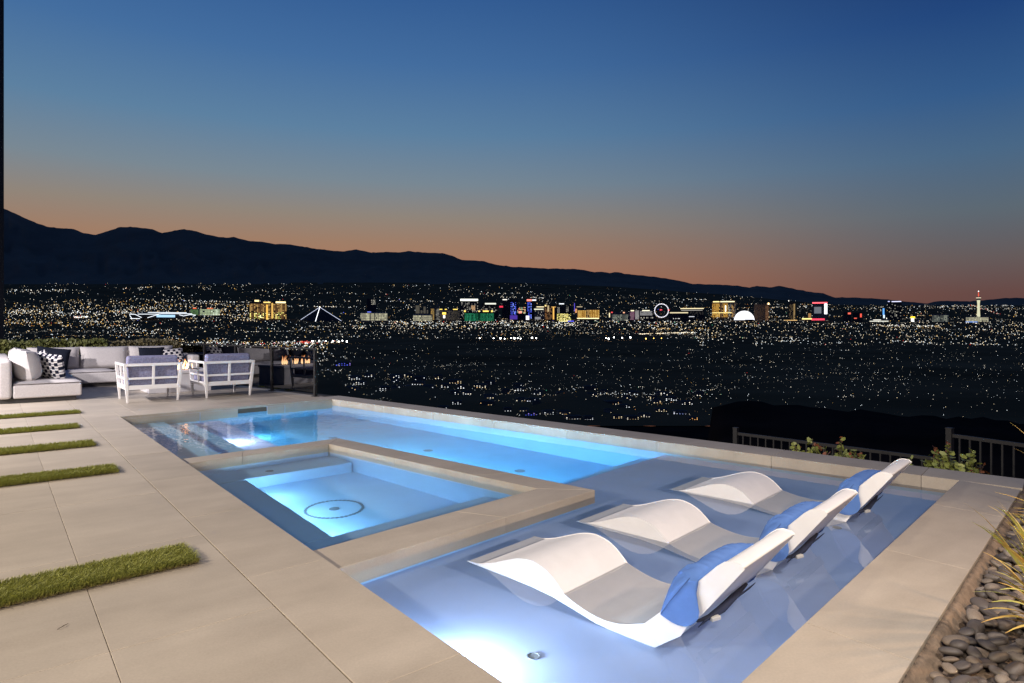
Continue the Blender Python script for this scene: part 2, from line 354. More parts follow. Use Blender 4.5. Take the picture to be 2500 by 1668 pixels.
def hillside():                      # the slope under the terrace, with a shoulder that hides the valley at its foot
    mb = MB(); us = [-1500 + 30 * i for i in range(190)]; Ys = [3, 5, 7, 9, 11, 14, 18, 23, 29, 36, 44, 50, 56, 64, 80, 100, 130, 170, 210, 240]; n = len(us)
    for Y in Ys:
        for u in us:
            low = interp(Y, [(3, -1.35), (9, -1.5), (18, -2.6), (36, -7.5), (64, -15), (130, -27), (240, -35.6)])
            a = min(1, max(0, (u - 1712) / 34)); a = a * a * (3 - 2 * a)
            vs = interp(u, [(1700, 984), (1745, 979), (1815, 983), (2138, 1008), (2500, 1032), (4200, 1130)]) + (NZ(u * .05, 2.2) - .5) * 5
            sh = H - (vs - V0) / F * Y
            hi = interp(Y, [(3, -1.35), (9, -1.45), (18, -2.2), (29, -3.6), (44, H - (vs + 6 - V0) / F * 44), (50, H - (vs - V0) / F * 50), (56, H - (vs + 8 - V0) / F * 56), (80, -17), (130, -27), (240, -35.6)])
            z = low + (hi - low) * a + (NZ(u * .03, Y * .3) - .5) * min(.5, Y * .012)
            mb.v.append(((u - U0) / F * Y, Y, z))
    for j in range(len(Ys) - 1):
        for i in range(n - 1): mb.f.append([j * n + i, j * n + i + 1, (j + 1) * n + i + 1, (j + 1) * n + i]); mb.m.append(0)
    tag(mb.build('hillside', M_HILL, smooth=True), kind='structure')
hillside()
def outskirts():                     # the ground goes on round the back of the house
    mb = MB(); mb.slab([(-9000, -9000), (9000, -9000), (9000, 2), (-9000, 2)], -3, -1.6)
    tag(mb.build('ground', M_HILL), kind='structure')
outskirts()

# ------------------------------------------------------------------ patio: tiles and coping
WZ = -.11                                          # water level
TL, TR, BR, BL = (-9.72, 0.), (-9.96, 3.61), (.04, 5.31), (.67, 0.)
ad = Vector((BR[0] - TR[0], BR[1] - TR[1])).normalized(); an = Vector((-ad.y, ad.x))     # along and across the view-side wall
bd = Vector((BL[0] - BR[0], BL[1] - BR[1])).normalized()
WW = .46
def rail_e(s): return 3.63 + .155 * (s + 10.65)
patio = MB().slab([(-21, -9), (4.6, -9), (4.6, -.02), (-9.74, -.02), (-9.98, 3.6), (-10.4, 4.02), (-21, rail_e(-21))][::1], -.6, -.014).build('patio', M_GROUT, loc=(OX, OY, 0), rz=TH)
tag(patio, kind='structure')
def tiles():
    J = .0013
    def put(poly, mat, name, z=0):
        poly = tidy(poly)
        if len(poly) < 3: return
        if area(poly) < 0: poly = poly[::-1]
        if area(poly) < .01: return
        poly = tidy(inset(poly, J)); cx = sum(p[0] for p in poly) / len(poly); cy_ = sum(p[1] for p in poly) / len(poly)
        MB().slab([(x - cx, y - cy_) for x, y in poly], -.04, 0, .002).build(name, mat, patio, loc=(cx, cy_, z + random.uniform(-.0007, .0007)))
    rows = [-1.27 - 1.44 * k for k in range(-4, 13)]
    cols = [-.46 - .0 - .71 * k for k in range(0, 9)]
    for a, b in zip(rows, rows[1:]):
        for c, d in zip(cols, cols[1:]):
            put([(b, d), (a, d), (a, c - (.004 if c == cols[0] else 0)), (b, c - (.004 if c == cols[0] else 0))], M_TILE, 'paving_tile')
    crow = [-.3 - 1.443 * k for k in range(-3, 7)] + [-10.42]
    for a, b in zip(crow, crow[1:]):
        put([(b, -.46), (a, -.46), (a, 0), (b, 0)] if b > -9.7 else [(b, -.46), (a, -.46), (a, 0), (-9.72, 0), (b, 0)], M_COPE, 'coping_tile')
    # the far end of the deck, between the pool and the glass railing
    far = [-9.6, -10.42] + [-10.42 - 1.44 * k for k in range(1, 8)]
    fcol = [-.46 + .71 * k for k in range(0, 8)]
    for a, b in zip(far, far[1:]):
        for c, d in zip(fcol, fcol[1:]):
            p = [(b, c), (a, c), (a, d), (b, d)]
            p = clip(p, 1, .24 / 3.61, -9.72); p = clip(p, -.155, 1, 3.63 + .155 * 10.65)
            if a > -10.4: p = clip(p, 0, -1, 0)
            if len(p) < 3: continue
            put(p, M_TILE, 'paving_tile')
tiles()

# ------------------------------------------------------------------ swimming pool
pool = thing('swimming_pool', D(0, 0), TH, 'long blue lit swimming pool with pale stone rim above the valley', 'pool')
pool.location = (OX, OY, 0)
SHZ, DEEP = -.345, -1.35                          # shelf and deep floor
SE0, SE1 = (-2.55, 2.2), (-2.9, 4.86)             # edge of the sun shelf
def wall_quad(mb, p, q, z0, z1): mb.add([(*p, z0), (*q, z0), (*q, z1), (*p, z1)], [(0, 1, 2, 3)])
def shell():
    mb = MB(); o = .0
    ring = [TL, TR, BR, BL]
    for p, q in zip(ring, ring[1:] + ring[:1]):
        if p is TL: continue                      # the far end wall has the skimmer mouth cut in it
        k = an * -.004 if p is TR else Vector((0, 0))           # plaster starts under the waterline course of stone
        wall_quad(mb, (p[0] + k.x, p[1] + k.y), (q[0] + k.x, q[1] + k.y), DEEP, -.22 if p is TR else -.062)
    def onTL(t): return (TL[0] + (TR[0] - TL[0]) * t, TL[1] + (TR[1] - TL[1]) * t)
    a, b = SK
    wall_quad(mb, TL, TR, DEEP, -.19)
    for p, q in ((0, a), (b, 1)): wall_quad(mb, onTL(p), onTL(q), -.19, -.04)
    P0, P1 = onTL(a), onTL(b); Q0, Q1 = (P0[0] - .35, P0[1]), (P1[0] - .35, P1[1])
    mb.add([(*P0, -.19), (*P1, -.19), (*Q1, -.19), (*Q0, -.19)], [(0, 1, 2, 3)])
    for p, q in ((P0, Q0), (Q0, Q1), (Q1, P1)): wall_quad(mb, p, q, -.19, -.03)
    # floor, shelf, step beside the shelf
    dl = Vector((SE1[0] - SE0[0], SE1[1] - SE0[1])).normalized(); off = Vector((-dl.y, dl.x)); off = -off if off.x > 0 else off
    S0 = (SE0[0] + .42 * 0, SE0[1] - 2.4); S0 = (SE0[0] - dl.x * 2.4, SE0[1] - dl.y * 2.4); S1 = (SE1[0] + dl.x * .2, SE1[1] + dl.y * .2)
    T0, T1 = (S0[0] + off.x * .32, S0[1] + off.y * .32), (S1[0] + off.x * .32, S1[1] + off.y * .32)
    mb.add([(*S0, SHZ), (BL[0] + .1, BL[1] - .1, SHZ), (BR[0] + .1, BR[1] + .1, SHZ), (*S1, SHZ)], [(0, 1, 2, 3)])
    wall_quad(mb, S0, S1, -.72, SHZ); mb.add([(*S0, -.72), (*S1, -.72), (*T1, -.72), (*T0, -.72)], [(0, 1, 2, 3)]); wall_quad(mb, T0, T1, DEEP, -.72)
    mb.add([(TL[0] - .1, -.1, DEEP), (-1.5, -.1, DEEP), (-1.5, 5.4, DEEP), (TR[0] - .1, TR[1] + .1, DEEP)], [(0, 1, 2, 3)])
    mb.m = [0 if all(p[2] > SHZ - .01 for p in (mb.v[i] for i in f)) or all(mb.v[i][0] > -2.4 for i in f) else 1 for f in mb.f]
    mb.build('pool_shell', [M_PLASTER, M_DEEP_TINT], pool)
    # entry steps along the near side at the far end, and the bench that the light falls on
    for e0, e1, z in ((0, .62, -.36), (.62, 1.0, -.58)):
        MB().box(-9.9, -5.6, e0 - .05, e1, DEEP, z).build('step', M_DEEP_TINT, pool)
    MB().box(-9.9, -5.6, .95, 1.5, DEEP, -.80).build('bench', M_PLASTER, pool)
SK = (.50, .645)
shell()
def far_wall():
    # the stone wall on the valley side, block by block
    base = Vector(TR); us = [831.5, 935, 1059, 1206, 1384, 1604, 1883, 2249]
    ts = []
    for u in us:                                  # where each visible joint cuts the wall's inner top line
        k = (u - U0) / F; A, B = D(*TR), D(*BR); d = B - A; t = (k * A.y - A.x) / (d.x - k * d.y); ts.append(t * (B - A).length)
    L = (Vector(BR) - base).length; ts = [-.46] + ts + [L + .46]
    for a, b in zip(ts, ts[1:]):
        p = [base + ad * (a + .002), base + ad * (b - .002)]; q = [x + an * WW for x in p]
        poly = [(p[0].x, p[0].y), (p[1].x, p[1].y), (q[1].x, q[1].y), (q[0].x, q[0].y)]
        c = sum((Vector(x) for x in poly), Vector((0, 0))) / 4
        MB().slab([(x - c.x, y - c.y) for x, y in poly], -.6, 0, .003).build('wall_stone', M_COPE, pool, loc=(c.x, c.y, 0))
    pl = [base - ad * .46 + an * .03, base + ad * (L + .46) + an * .03, base + ad * (L + .46) + an * (WW - .02), base - ad * .46 + an * (WW - .02)]
    MB().slab([(x.x, x.y) for x in pl], -2.5, -.61).build('retaining_wall', M_COPE, pool)
    # far end lintel course: facing slabs under the deck edge with the skimmer mouth between them
    def onTL(t): return Vector((TL[0] + (TR[0] - TL[0]) * t, TL[1] + (TR[1] - TL[1]) * t))
    for a, b in ((.0, .325), (.327, SK[0]), (SK[1], .735), (.737, .999)):
        P, Q = onTL(a), onTL(b); n = Vector((.012, 0))
        MB().slab([(P.x - .05, P.y + .0015), (P.x + .012, P.y + .0015), (Q.x + .012, Q.y - .0015), (Q.x - .05, Q.y - .0015)], -.6, -.041).build('facing_slab', M_COPE, pool)
    # right hand coping, cut by joints that follow the deck grid
    es = [-1.2, -.02, 1.43, 2.81, 4.23, 5.32]
    for a, b in zip(es, es[1:]):
        f = lambda e: BR[0] + (BL[0] - BR[0]) * (BR[1] - e) / BR[1]
        g = lambda e: f(e) + .455
        poly = inset([(f(a), a), (g(a), a), (g(b), b), (f(b), b)], .0022); c = (sum(x for x, _ in poly) / 4, sum(y for _, y in poly) / 4)
        MB().slab([(x - c[0], y - c[1]) for x, y in poly], -.06, 0, .002).build('coping_slab', M_COPE, pool, loc=(c[0], c[1], 0))
    MB().slab([(BR[0] + .01, BR[1] + .02), (BL[0] + .01 + .18, -1.2), (BL[0] + .57, -1.2), (BR[0] + .44, BR[1] + .02)], -.8, -.061).build('coping_bed', M_GROUT, pool)
far_wall()
def fittings():
    dk = surf('drain_grey', (.20, .24, .28), .5)
    def rnd(name, s, e, z, r, ring=True):
        mb = MB().lathe([(0, z + .002), (r * .8, z + .002), (r * .84, z + .008), (r, z + .008), (r, z)][::1], 20, (s, e)); o = mb.build(name, dk, pool)
    for s, e in ((-.40, .50), (-1.2, 2.9), (-.3, 3.6)): rnd('floor_inlet', s, e, SHZ, .034)
    for s, e in ((-4.2, 3.6), (-7.6, 2.6), (-5.9, 3.3)): rnd('main_drain', s, e, DEEP, .07)
fittings()
water_poly = [(TL[0] - .38, -.08), (BL[0] + .08, -.08), (BR[0] + .1, BR[1] + .06), (TR[0] - .38, TR[1] + .08)]
def water_body():
    # the surface is a fine grid with slow millimetre waves, livelier at the far end; the sides hang from it as faces of their own
    mb = MB(); A, B, C, E = [Vector(p) for p in water_poly]; nu, nv = 260, 130; rg = [[None] * (nv + 1) for _ in range(nu + 1)]
    for i in range(nu + 1):
        for j in range(nv + 1):
            u, v = i / nu, j / nv; p = A.lerp(B, u).lerp(E.lerp(C, u), v); rough = max(0, min(1, (-5.2 - p.x) / 2.5))
            h = (NZ(p.x * 3.1, p.y * 3.1) - .5) * (.0006 + .0022 * rough) + (NZ(p.x * 7.3 + 40, p.y * 7.3) - .5) * (.00015 + .0011 * rough)
            rg[i][j] = len(mb.v); mb.v.append((p.x, p.y, WZ + h))
    for i in range(nu):
        for j in range(nv): mb.f.append([rg[i][j], rg[i + 1][j], rg[i + 1][j + 1], rg[i][j + 1]]); mb.m.append(0)
    lo = [(x, y, -1.7) for x, y in water_poly]; hi = [(x, y, WZ) for x, y in water_poly]; mb.add(lo, [(3, 2, 1, 0)])
    for i in range(4): j = (i + 1) % 4; mb.add([lo[i], lo[j], hi[j], hi[i]], [(0, 1, 2, 3)])
    return tag(mb.build('water', M_WATER, loc=(OX, OY, 0), rz=TH), kind='structure')
water = water_body()

# ------------------------------------------------------------------ spa inside the pool
spa = thing('spa', (OX, OY, 0), TH, 'square raised spa with stone rim and ring of jets on its pale floor', 'spa')
def build_spa():
    SB0, SB1, ST1, ST0 = (-1.66, -.02), (-1.97, 2.61), (-5.96, 1.96), (-5.80, -.02)       # outer corners
    I0, I1, I2, I3 = (-2.06, -.02), (-2.34, 2.24), (-5.64, 1.69), (-5.49, -.02)           # inner corners
    zt = -.05
    def lerp(p, q, t): return (p[0] + (q[0] - p[0]) * t, p[1] + (q[1] - p[1]) * t)
    def run(oa, ob, ia, ib, cuts, name='rim_slab'):
        for a, b in zip(cuts, cuts[1:]):
            poly = [lerp(oa, ob, a), lerp(oa, ob, b), lerp(ia, ib, b), lerp(ia, ib, a)]
            if area(poly) < 0: poly = poly[::-1]
            poly = inset(poly, .0015); c = (sum(x for x, _ in poly) / 4, sum(y for _, y in poly) / 4)
            MB().slab([(x - c[0], y - c[1]) for x, y in poly], -.30, zt, .003).build(name, M_COPE, spa, loc=(c[0], c[1], 0))
    run(SB0, SB1, I0, I1, [0, .57, 1])
    run(SB1, ST1, I1, I2, [0, .245, .61, 1])
    run(ST1, ST0, I2, I3, [0, .62, 1])
    mb = MB()
    for oa, ob, ia, ib in ((SB0, SB1, I0, I1), (SB1, ST1, I1, I2), (ST1, ST0, I2, I3)):
        poly = [oa, ob, ib, ia]
        if area(poly) < 0: poly = poly[::-1]
        mb.slab(inset(poly, .012), DEEP - .02, -.301)
    mb.build('spa_wall', M_SPA_TINT, spa)
    zb, zf = -.55, -1.0
    # bench round three sides, the valley side goes straight down to the floor
    def bx(name, poly, z):
        if area(poly) < 0: poly = poly[::-1]
        MB().slab(poly, DEEP - .02, z, .01).build(name, M_SPA_TINT, spa)
    h0, h1 = (-2.85, .52), (-2.98, 2.12); h3, h2 = (-5.05, .52), (-5.13, 1.76)
    bx('bench_seat', [(-2.0, -.05), (-2.33, 2.3), h1, (-2.80, -.05)], zb)
    bx('bench_seat', [(-5.08, -.05), h2, (-5.66, 1.75), (-5.6, -.05)], zb)
    bx('bench_seat', [(-2.81, -.05), h0, h3, (-5.07, -.05)], zb - .002)
    MB().slab([(-5.7, -.05), (-1.95, -.05), (-2.3, 2.3), (-5.7, 1.75)][::1], DEEP - .02, zf).build('spa_floor', M_SPA_TINT, spa)
    dk = surf('jet_dark', (.10, .14, .19), .5)
    c = (-3.94, 1.02); rm = MB(); n = 40
    for k in range(n):
        t0 = 2 * math.pi * k / n; rm.lathe([(.018, zf), (.018, zf + .008)], 8, (c[0] + .27 * math.cos(t0), c[1] + .27 * math.sin(t0)))
    rm.lathe([(.262, zf), (.262, zf + .004), (.278, zf + .004), (.278, zf)], 40, c); rm.f.pop(); rm.m.pop()
    rm.build('jet_ring', dk, spa); MB().lathe([(.05, zf), (.05, zf + .012), (.03, zf + .014)], 20, c).build('drain_cover', dk, spa)
    for s, e, z in ((-2.62, 1.25, zb), (-5.3, .85, zb), (-3.2, .15, zb - .002), (-2.5, .5, zb)):
        MB().lathe([(.045, z), (.045, z + .01), (.028, z + .012)], 16, (s, e)).build('air_jet', dk, spa)
build_spa()

# ------------------------------------------------------------------ sun loungers standing in the shallow water
def cr(pts, sub=5):                              # Catmull-Rom through 2D points
    out = []
    for i in range(len(pts) - 1):
        p0, p1, p2, p3 = pts[max(i - 1, 0)], pts[i], pts[i + 1], pts[min(i + 2, len(pts) - 1)]
        for k in range(sub):
            t = k / sub; out.append(tuple(.5 * (2 * b + (c - a) * t + (2 * a - 5 * b + 4 * c - d) * t * t + (3 * b - a - 3 * c + d) * t ** 3) for a, b, c, d in zip(p0, p1, p2, p3)))
    return out + [pts[-1]]
LTOP = [(0, -.128), (.05, -.121), (.12, -.107), (.2, -.085), (.308, -.044), (.40, -.010), (.47, .008), (.53, .015), (.58, .010), (.64, -.006), (.70, -.038), (.763, -.090), (.85, -.170), (.95, -.232), (1.05, -.258), (1.14, -.240), (1.22, -.190), (1.32, -.105), (1.42, -.010), (1.52, .092), (1.62, .195), (1.70, .278)]
LBACK = [(1.735, .306), (1.765, .316), (1.81, .312), (1.823, .299)]
LBOT = [(1.62, .036), (1.535, -.058), (1.365, -.338), (1.34, -.345), (1.12, -.345), (1.0, -.326), (.85, -.262), (.7, -.200), (.55, -.168), (.35, -.153), (.15, -.146), (.03, -.143), (-.006, -.136)]
LW = .66
def make_lounger():
    t = thing('pool_lounger', (0, 0, 0), 0, '', 'pool lounger', 'white loungers standing in the shallow end')
    prof = cr(LTOP, 4) + LBACK + LBOT; n = len(prof); mb = MB()
    for w in (0, LW):
        for x, z in prof: mb.v.append((x, w, z))
    for i in range(n): mb.f.append([i, (i + 1) % n, n + (i + 1) % n, n + i]); mb.m.append(0)
    mb.f.append(list(range(n))); mb.f.append([n + i for i in reversed(range(n))]); mb.m += [0, 0]
    body = mb.build('seat_shell', M_RESIN, t, smooth=True, bevel=.010)
    # recessed panel on the back, raised ribs
    # headrest: a bolster over the front of the backrest whose cover wraps round the edge
    front = [(1.400, -.035), (1.392, .02), (1.405, .09), (1.44, .155), (1.49, .205), (1.54, .228), (1.585, .225), (1.612, .195)]
    back = [(1.598, .12), (1.628, .045), (1.612, -.012), (1.545, -.058), (1.47, -.052)]
    inner = [(1.60, .15), (1.56, .08), (1.53, .03), (1.48, .0), (1.44, -.02)]
    secs = []; m = 28
    for k in range(m + 1):
        y = -.022 + (LW + .044) * k / m; q = abs(2 * k / m - 1); edge = q ** 6
        blow = (1 - q ** 4) * .022 + random.uniform(-.005, .005) + .006 * math.sin(k * 2.3)
        sec = []
        for i, (x, z) in enumerate(front):
            a = math.sin(math.pi * (i + .6) / (len(front) + .2)); fl = .74 - .30 * edge
            bx_, bz_ = 1.415 + (1.60 - 1.415) * i / 7, -.02 + .21 * i / 7
            sec.append((bx_ + (x - bx_) * fl - .69 * blow * a, y, bz_ + (z - bz_) * fl + .72 * blow * a))
        for (x, z), (x2, z2) in zip(back, inner):
            f = 0 if q > .93 else 1; sec.append((x + (x2 - x) * f, y, z + (z2 - z) * f))
        secs.append(sec)
    mb = MB(); n = len(secs[0])
    for sct in secs: mb.v += sct
    for j in range(m):
        for i in range(n): mb.f.append([j * n + i, (j + 1) * n + i, (j + 1) * n + (i + 1) % n, j * n + (i + 1) % n]); mb.m.append(0)
    mb.f.append(list(range(n))); mb.f.append([m * n + i for i in reversed(range(n))]); mb.m += [0, 0]
    hp = mb.build('headrest', M_BLUE, t, smooth=True, bevel=.006)
    sd = bpy.data.textures.new('folds', 'CLOUDS'); sd.noise_scale = .05
    sb = hp.modifiers.new('sub', 'SUBSURF'); sb.levels = 1; sb.render_levels = 1
    ds = hp.modifiers.new('folds', 'DISPLACE'); ds.texture = sd; ds.strength = .010; ds.mid_level = .5
    MB().tube([(1.418, -.026, -.018), (1.465, -.029, .055), (1.52, -.029, .13), (1.57, -.024, .198)], .0016, 6).build('seam', M_SEAM, hp)
    # strap across the back with its buckle, and the cover's lower flap
    MB().slab([(0, .02), (.004, .02), (.004, LW - .02), (0, LW - .02)], 0, .055).build('strap', M_NAVY, hp, loc=(1.588, 0, -.048))
    hp.children[-1].rotation_euler = (0, R(38), 0)
    mb = MB().tube([(1.585, .02, -.02), (1.600, .12, -.030), (1.612, .24, -.022), (1.606, .40, -.012), (1.590, .6, -.01)], [.006, .014, .020, .018, .008], 8); mb.build('strap', M_NAVY, hp, smooth=True)
    MB().box(-.03, .03, -.012, .012, -.01, .01).build('buckle', M_GREYP, hp, loc=(1.622, .14, -.034), rz=R(70), bevel=.004)
    return t
def dup(o, parent=None):
    c = o.copy(); COL.link(c); c.parent = parent
    for ch in o.children: dup(ch, c)
    return c
l0 = make_lounger()
for i, (x, y, lab) in enumerate([(-.285, 4.132, 'white pool lounger closest to the spot of pool light, water all round it'), (.514, 4.982, 'middle white pool lounger of the row, between the other two'), (1.489, 5.963, 'white pool lounger beside the stone rim on the valley side')]):
    o = l0 if i == 0 else dup(l0); o.location = (x, y, 0); o.rotation_euler = (0, 0, R(-42.6)); o['label'] = lab

# ------------------------------------------------------------------ sofa, pillows
def cushion(w, h, t, n=14, puff=.5, crease=.04):
    mb = MB()
    for sgn in (1, -1):
        for j in range(n + 1):
            for i in range(n + 1):
                a, b = 2 * i / n - 1, 2 * j / n - 1
                pin = 1 - crease * (1 - a * a) * abs(b) ** 3 - 0; pin2 = 1 - crease * (1 - b * b) * abs(a) ** 3
                d = (max(0, 1 - a ** 4) * max(0, 1 - b ** 4)) ** puff
                mb.v.append((a * w / 2 * pin2, sgn * t / 2 * d, b * h / 2 * pin))
    N = (n + 1) ** 2
    for j in range(n):
        for i in range(n):
            k = j * (n + 1) + i; q = [k, k + 1, k + n + 2, k + n + 1]
            mb.f.append(q[::-1]); mb.f.append([N + x for x in q]); mb.m += [0, 0]
    return mb
def rounded(mb, name, mat, parent, bev, **k): return mb.build(name, mat, parent, smooth=True, bevel=bev, **k)
sofa = thing('sectional_sofa', D(-15, 0), TH, 'pale oatmeal corner sofa in front of the clipped hedge', 'sofa')
def sofa_box(name, s0, s1, e0, e1, z0, z1, bev=.05, mat=None):
    sx, ey = (s0 + s1) / 2 + 15, (e0 + e1) / 2; mb = MB().box((s0 - s1) / 2, (s1 - s0) / 2, (e0 - e1) / 2, (e1 - e0) / 2, z0, z1)
    return rounded(mb, name, mat or M_SOFA, sofa, bev, loc=(sx, ey, 0))
def seat(s0, s1, e0, e1):
    # block with a crowned top cushion and a piped seam
    sofa_box('seat_base', s0, s1, e0, e1, .085, .335, .035)
    c = cushion(s1 - s0, e1 - e0, .15, 14, .35, .0); c.v = [(x, z, y * .75 + .355) for x, y, z in c.v]; c.f = [f[::-1] for f in c.f]
    c.build('seat_cushion', M_SOFA, sofa, smooth=True, loc=((s0 + s1) / 2 + 15, (e0 + e1) / 2, 0))
sofa_box('plinth', -17.1, -13.02, -1.5, -.30, 0, .09, .005, M_PLINTH)
sofa_box('plinth', -17.1, -16.10, -.30, 2.55, 0, .09, .005, M_PLINTH)
seat(-14.95, -12.95, -1.27, -.21); seat(-16.02, -14.97, -1.27, -.21)
seat(-17.0, -16.04, -1.27, .78); seat(-17.0, -16.04, .80, 2.42)
sofa_box('backrest', -17.2, -12.92, -1.50, -1.285, .085, .80, .06)
sofa_box('backrest', -17.22, -17.02, -1.27, 2.62, .085, .72, .06)
sofa_box('armrest', -17.02, -16.06, 2.43, 2.64, .085, .70, .05)
def back_cushion(s, e, w, h, yaw, tilt, z, tk=.30):
    c = cushion(w, h, tk, 14, .42, .03); o = c.build('back_cushion', M_SOFA, sofa, smooth=True, loc=(s + 15, e, z)); o.rotation_euler = (tilt, 0, yaw); return o
for e in (-.42, .62, 1.64): back_cushion(-16.86, e, 1.04, .56, R(90), R(-10), .66)
back_cushion(-13.62, -1.06, 1.0, .58, R(4), R(10), .67, .44)
back_cushion(-14.62, -1.08, 1.0, .58, R(2), R(12), .68, .42)
back_cushion(-15.9, -1.12, 1.0, .58, R(0), R(12), .68)
def pillow(name, s, e, z, w, h, yaw, tilt, roll, mat, label, group=None):
    o = cushion(w, h, .20, 14, .5, .05).build(name, mat, None, smooth=True, loc=D(s, e, z)); o.rotation_euler = (tilt, roll, TH + yaw)
    tag(o, label, 'pillow', group); return o
pillow('throw_pillow', -13.50, -.66, .64, .60, .54, R(36), R(14), R(6), M_MAZE, 'black and white maze print pillow leaning at the open end of the sofa', 'scatter pillows on the sofa')
pillow('throw_pillow', -14.25, -.80, .68, .54, .50, R(26), R(12), R(-8), M_MAZE, 'maze print pillow half hidden between pale cushions and the navy pillow', 'scatter pillows on the sofa')
pillow('throw_pillow', -16.32, -.48, .66, .66, .58, R(82), R(-14), R(8), M_NAVYF, 'plain navy pillow in the corner of the sofa', 'scatter pillows on the sofa')
pillow('throw_pillow', -16.60, 1.62, .68, .60, .46, R(90), R(-14), R(0), M_NAVYF, 'plain navy pillow above the back of a white armchair', 'scatter pillows on the sofa')
pillow('throw_pillow', -16.50, 2.10, .64, .48, .46, R(82), R(-16), R(-6), M_MAZE, 'maze print pillow by the sofa armrest near the fire table', 'scatter pillows on the sofa')

# ------------------------------------------------------------------ armchairs
def make_chair():
    t = thing('armchair', (0, 0, 0), 0, '', 'armchair', 'white framed armchairs with their backs to the pool')
    B, Fx, hy = 0.0, -.92, .42
    def post(p, q, w0, w1, name):
        mb = MB(); p, q = Vector(p), Vector(q)
        for c, w in ((p, w0), (q, w1)):
            mb.v += [tuple(c + Vector((dx * w / 2, dy * w / 2, 0))) for dx, dy in ((-1, -1), (1, -1), (1, 1), (-1, 1))]
        mb.f += [[3, 2, 1, 0], [4, 5, 6, 7]] + [[i, (i + 1) % 4, 4 + (i + 1) % 4, 4 + i] for i in range(4)]; mb.m += [0] * 6
        mb.build(name, M_WHITE, t, bevel=.004)
    for sy in (1, -1):
        post((B, sy * hy, 0), (B + .015, sy * (hy + .018), .30), .030, .058, 'leg'); post((Fx, sy * hy, 0), (Fx - .01, sy * (hy + .018), .30), .030, .055, 'leg')
        post((B + .015, sy * (hy + .018), .30), (B + .06, sy * (hy + .055), .735), .058, .050, 'corner_post'); post((Fx - .01, sy * (hy + .018), .30), (Fx - .03, sy * (hy + .055), .735), .055, .05, 'corner_post')
        def P(x, z):                              # point on the leaning side or back plane
            k = (z - .3) / .435; return (x, sy * (hy + .018 + .037 * k), z)
        MB().bar(P(B + .0, .285), P(Fx, .285), .045, .075).build('seat_rail', M_WHITE, t, bevel=.006)
        MB().bar(P(B + .035, .455), P(Fx - .02, .455), .035, .036).build('mid_rail', M_WHITE, t, bevel=.005)
        MB().bar(P(B + .06, .715), P(Fx - .03, .715), .055, .042).build('arm_rail', M_WHITE, t, bevel=.008)
        MB().bar(P(-.44, .30), P(-.44, .71), .036, .036, (1, 0, 0)).build('spindle', M_WHITE, t, bevel=.005)
    for x, nm in ((0, 'back'), (1, 'front')):
        bx_ = lambda z: (.015 + .045 * (z - .3) / .435) if x == 0 else Fx - .01
        w = hy
        MB().bar((bx_(.285), -w, .285), (bx_(.285), w, .285), .045, .082).build('seat_rail', M_WHITE, t, bevel=.006)
        if x: continue
        MB().bar((bx_(.455), -w - .01, .455), (bx_(.455), w + .01, .455), .038, .040).build('mid_rail', M_WHITE, t, bevel=.006)
        MB().bar((bx_(.71), -w - .03, .71), (bx_(.71), w + .03, .71), .048, .052).build('top_rail', M_WHITE, t, bevel=.007)
        MB().bar((bx_(.3), 0, .30), (bx_(.71), 0, .70), .046, .038, (1, 0, 0)).build('spindle', M_WHITE, t, bevel=.006)
    rounded(MB().box(-.44, .44, -.41, .41, -.085, .085), 'seat_cushion', M_CUSH, t, .035, loc=(-.47, 0, .395))
    o = rounded(MB().box(-.085, .085, -.43, .43, -.285, .285), 'back_cushion', M_CUSH, t, .045, loc=(-.095, 0, .59)); o.rotation_euler = (0, R(8), 0)
    return t
c0 = make_chair()
for i, (s, e, lab) in enumerate([(-11.70, .80, 'white framed armchair with blue grey cushions standing by the corner sofa'), (-11.70, 2.16, 'white framed armchair with blue grey cushions nearer the glass railing')]):
    o = c0 if i == 0 else dup(c0); o.location = D(s, e); o.rotation_euler = (0, 0, TH + R(0 if i == 0 else 3)); o['label'] = lab

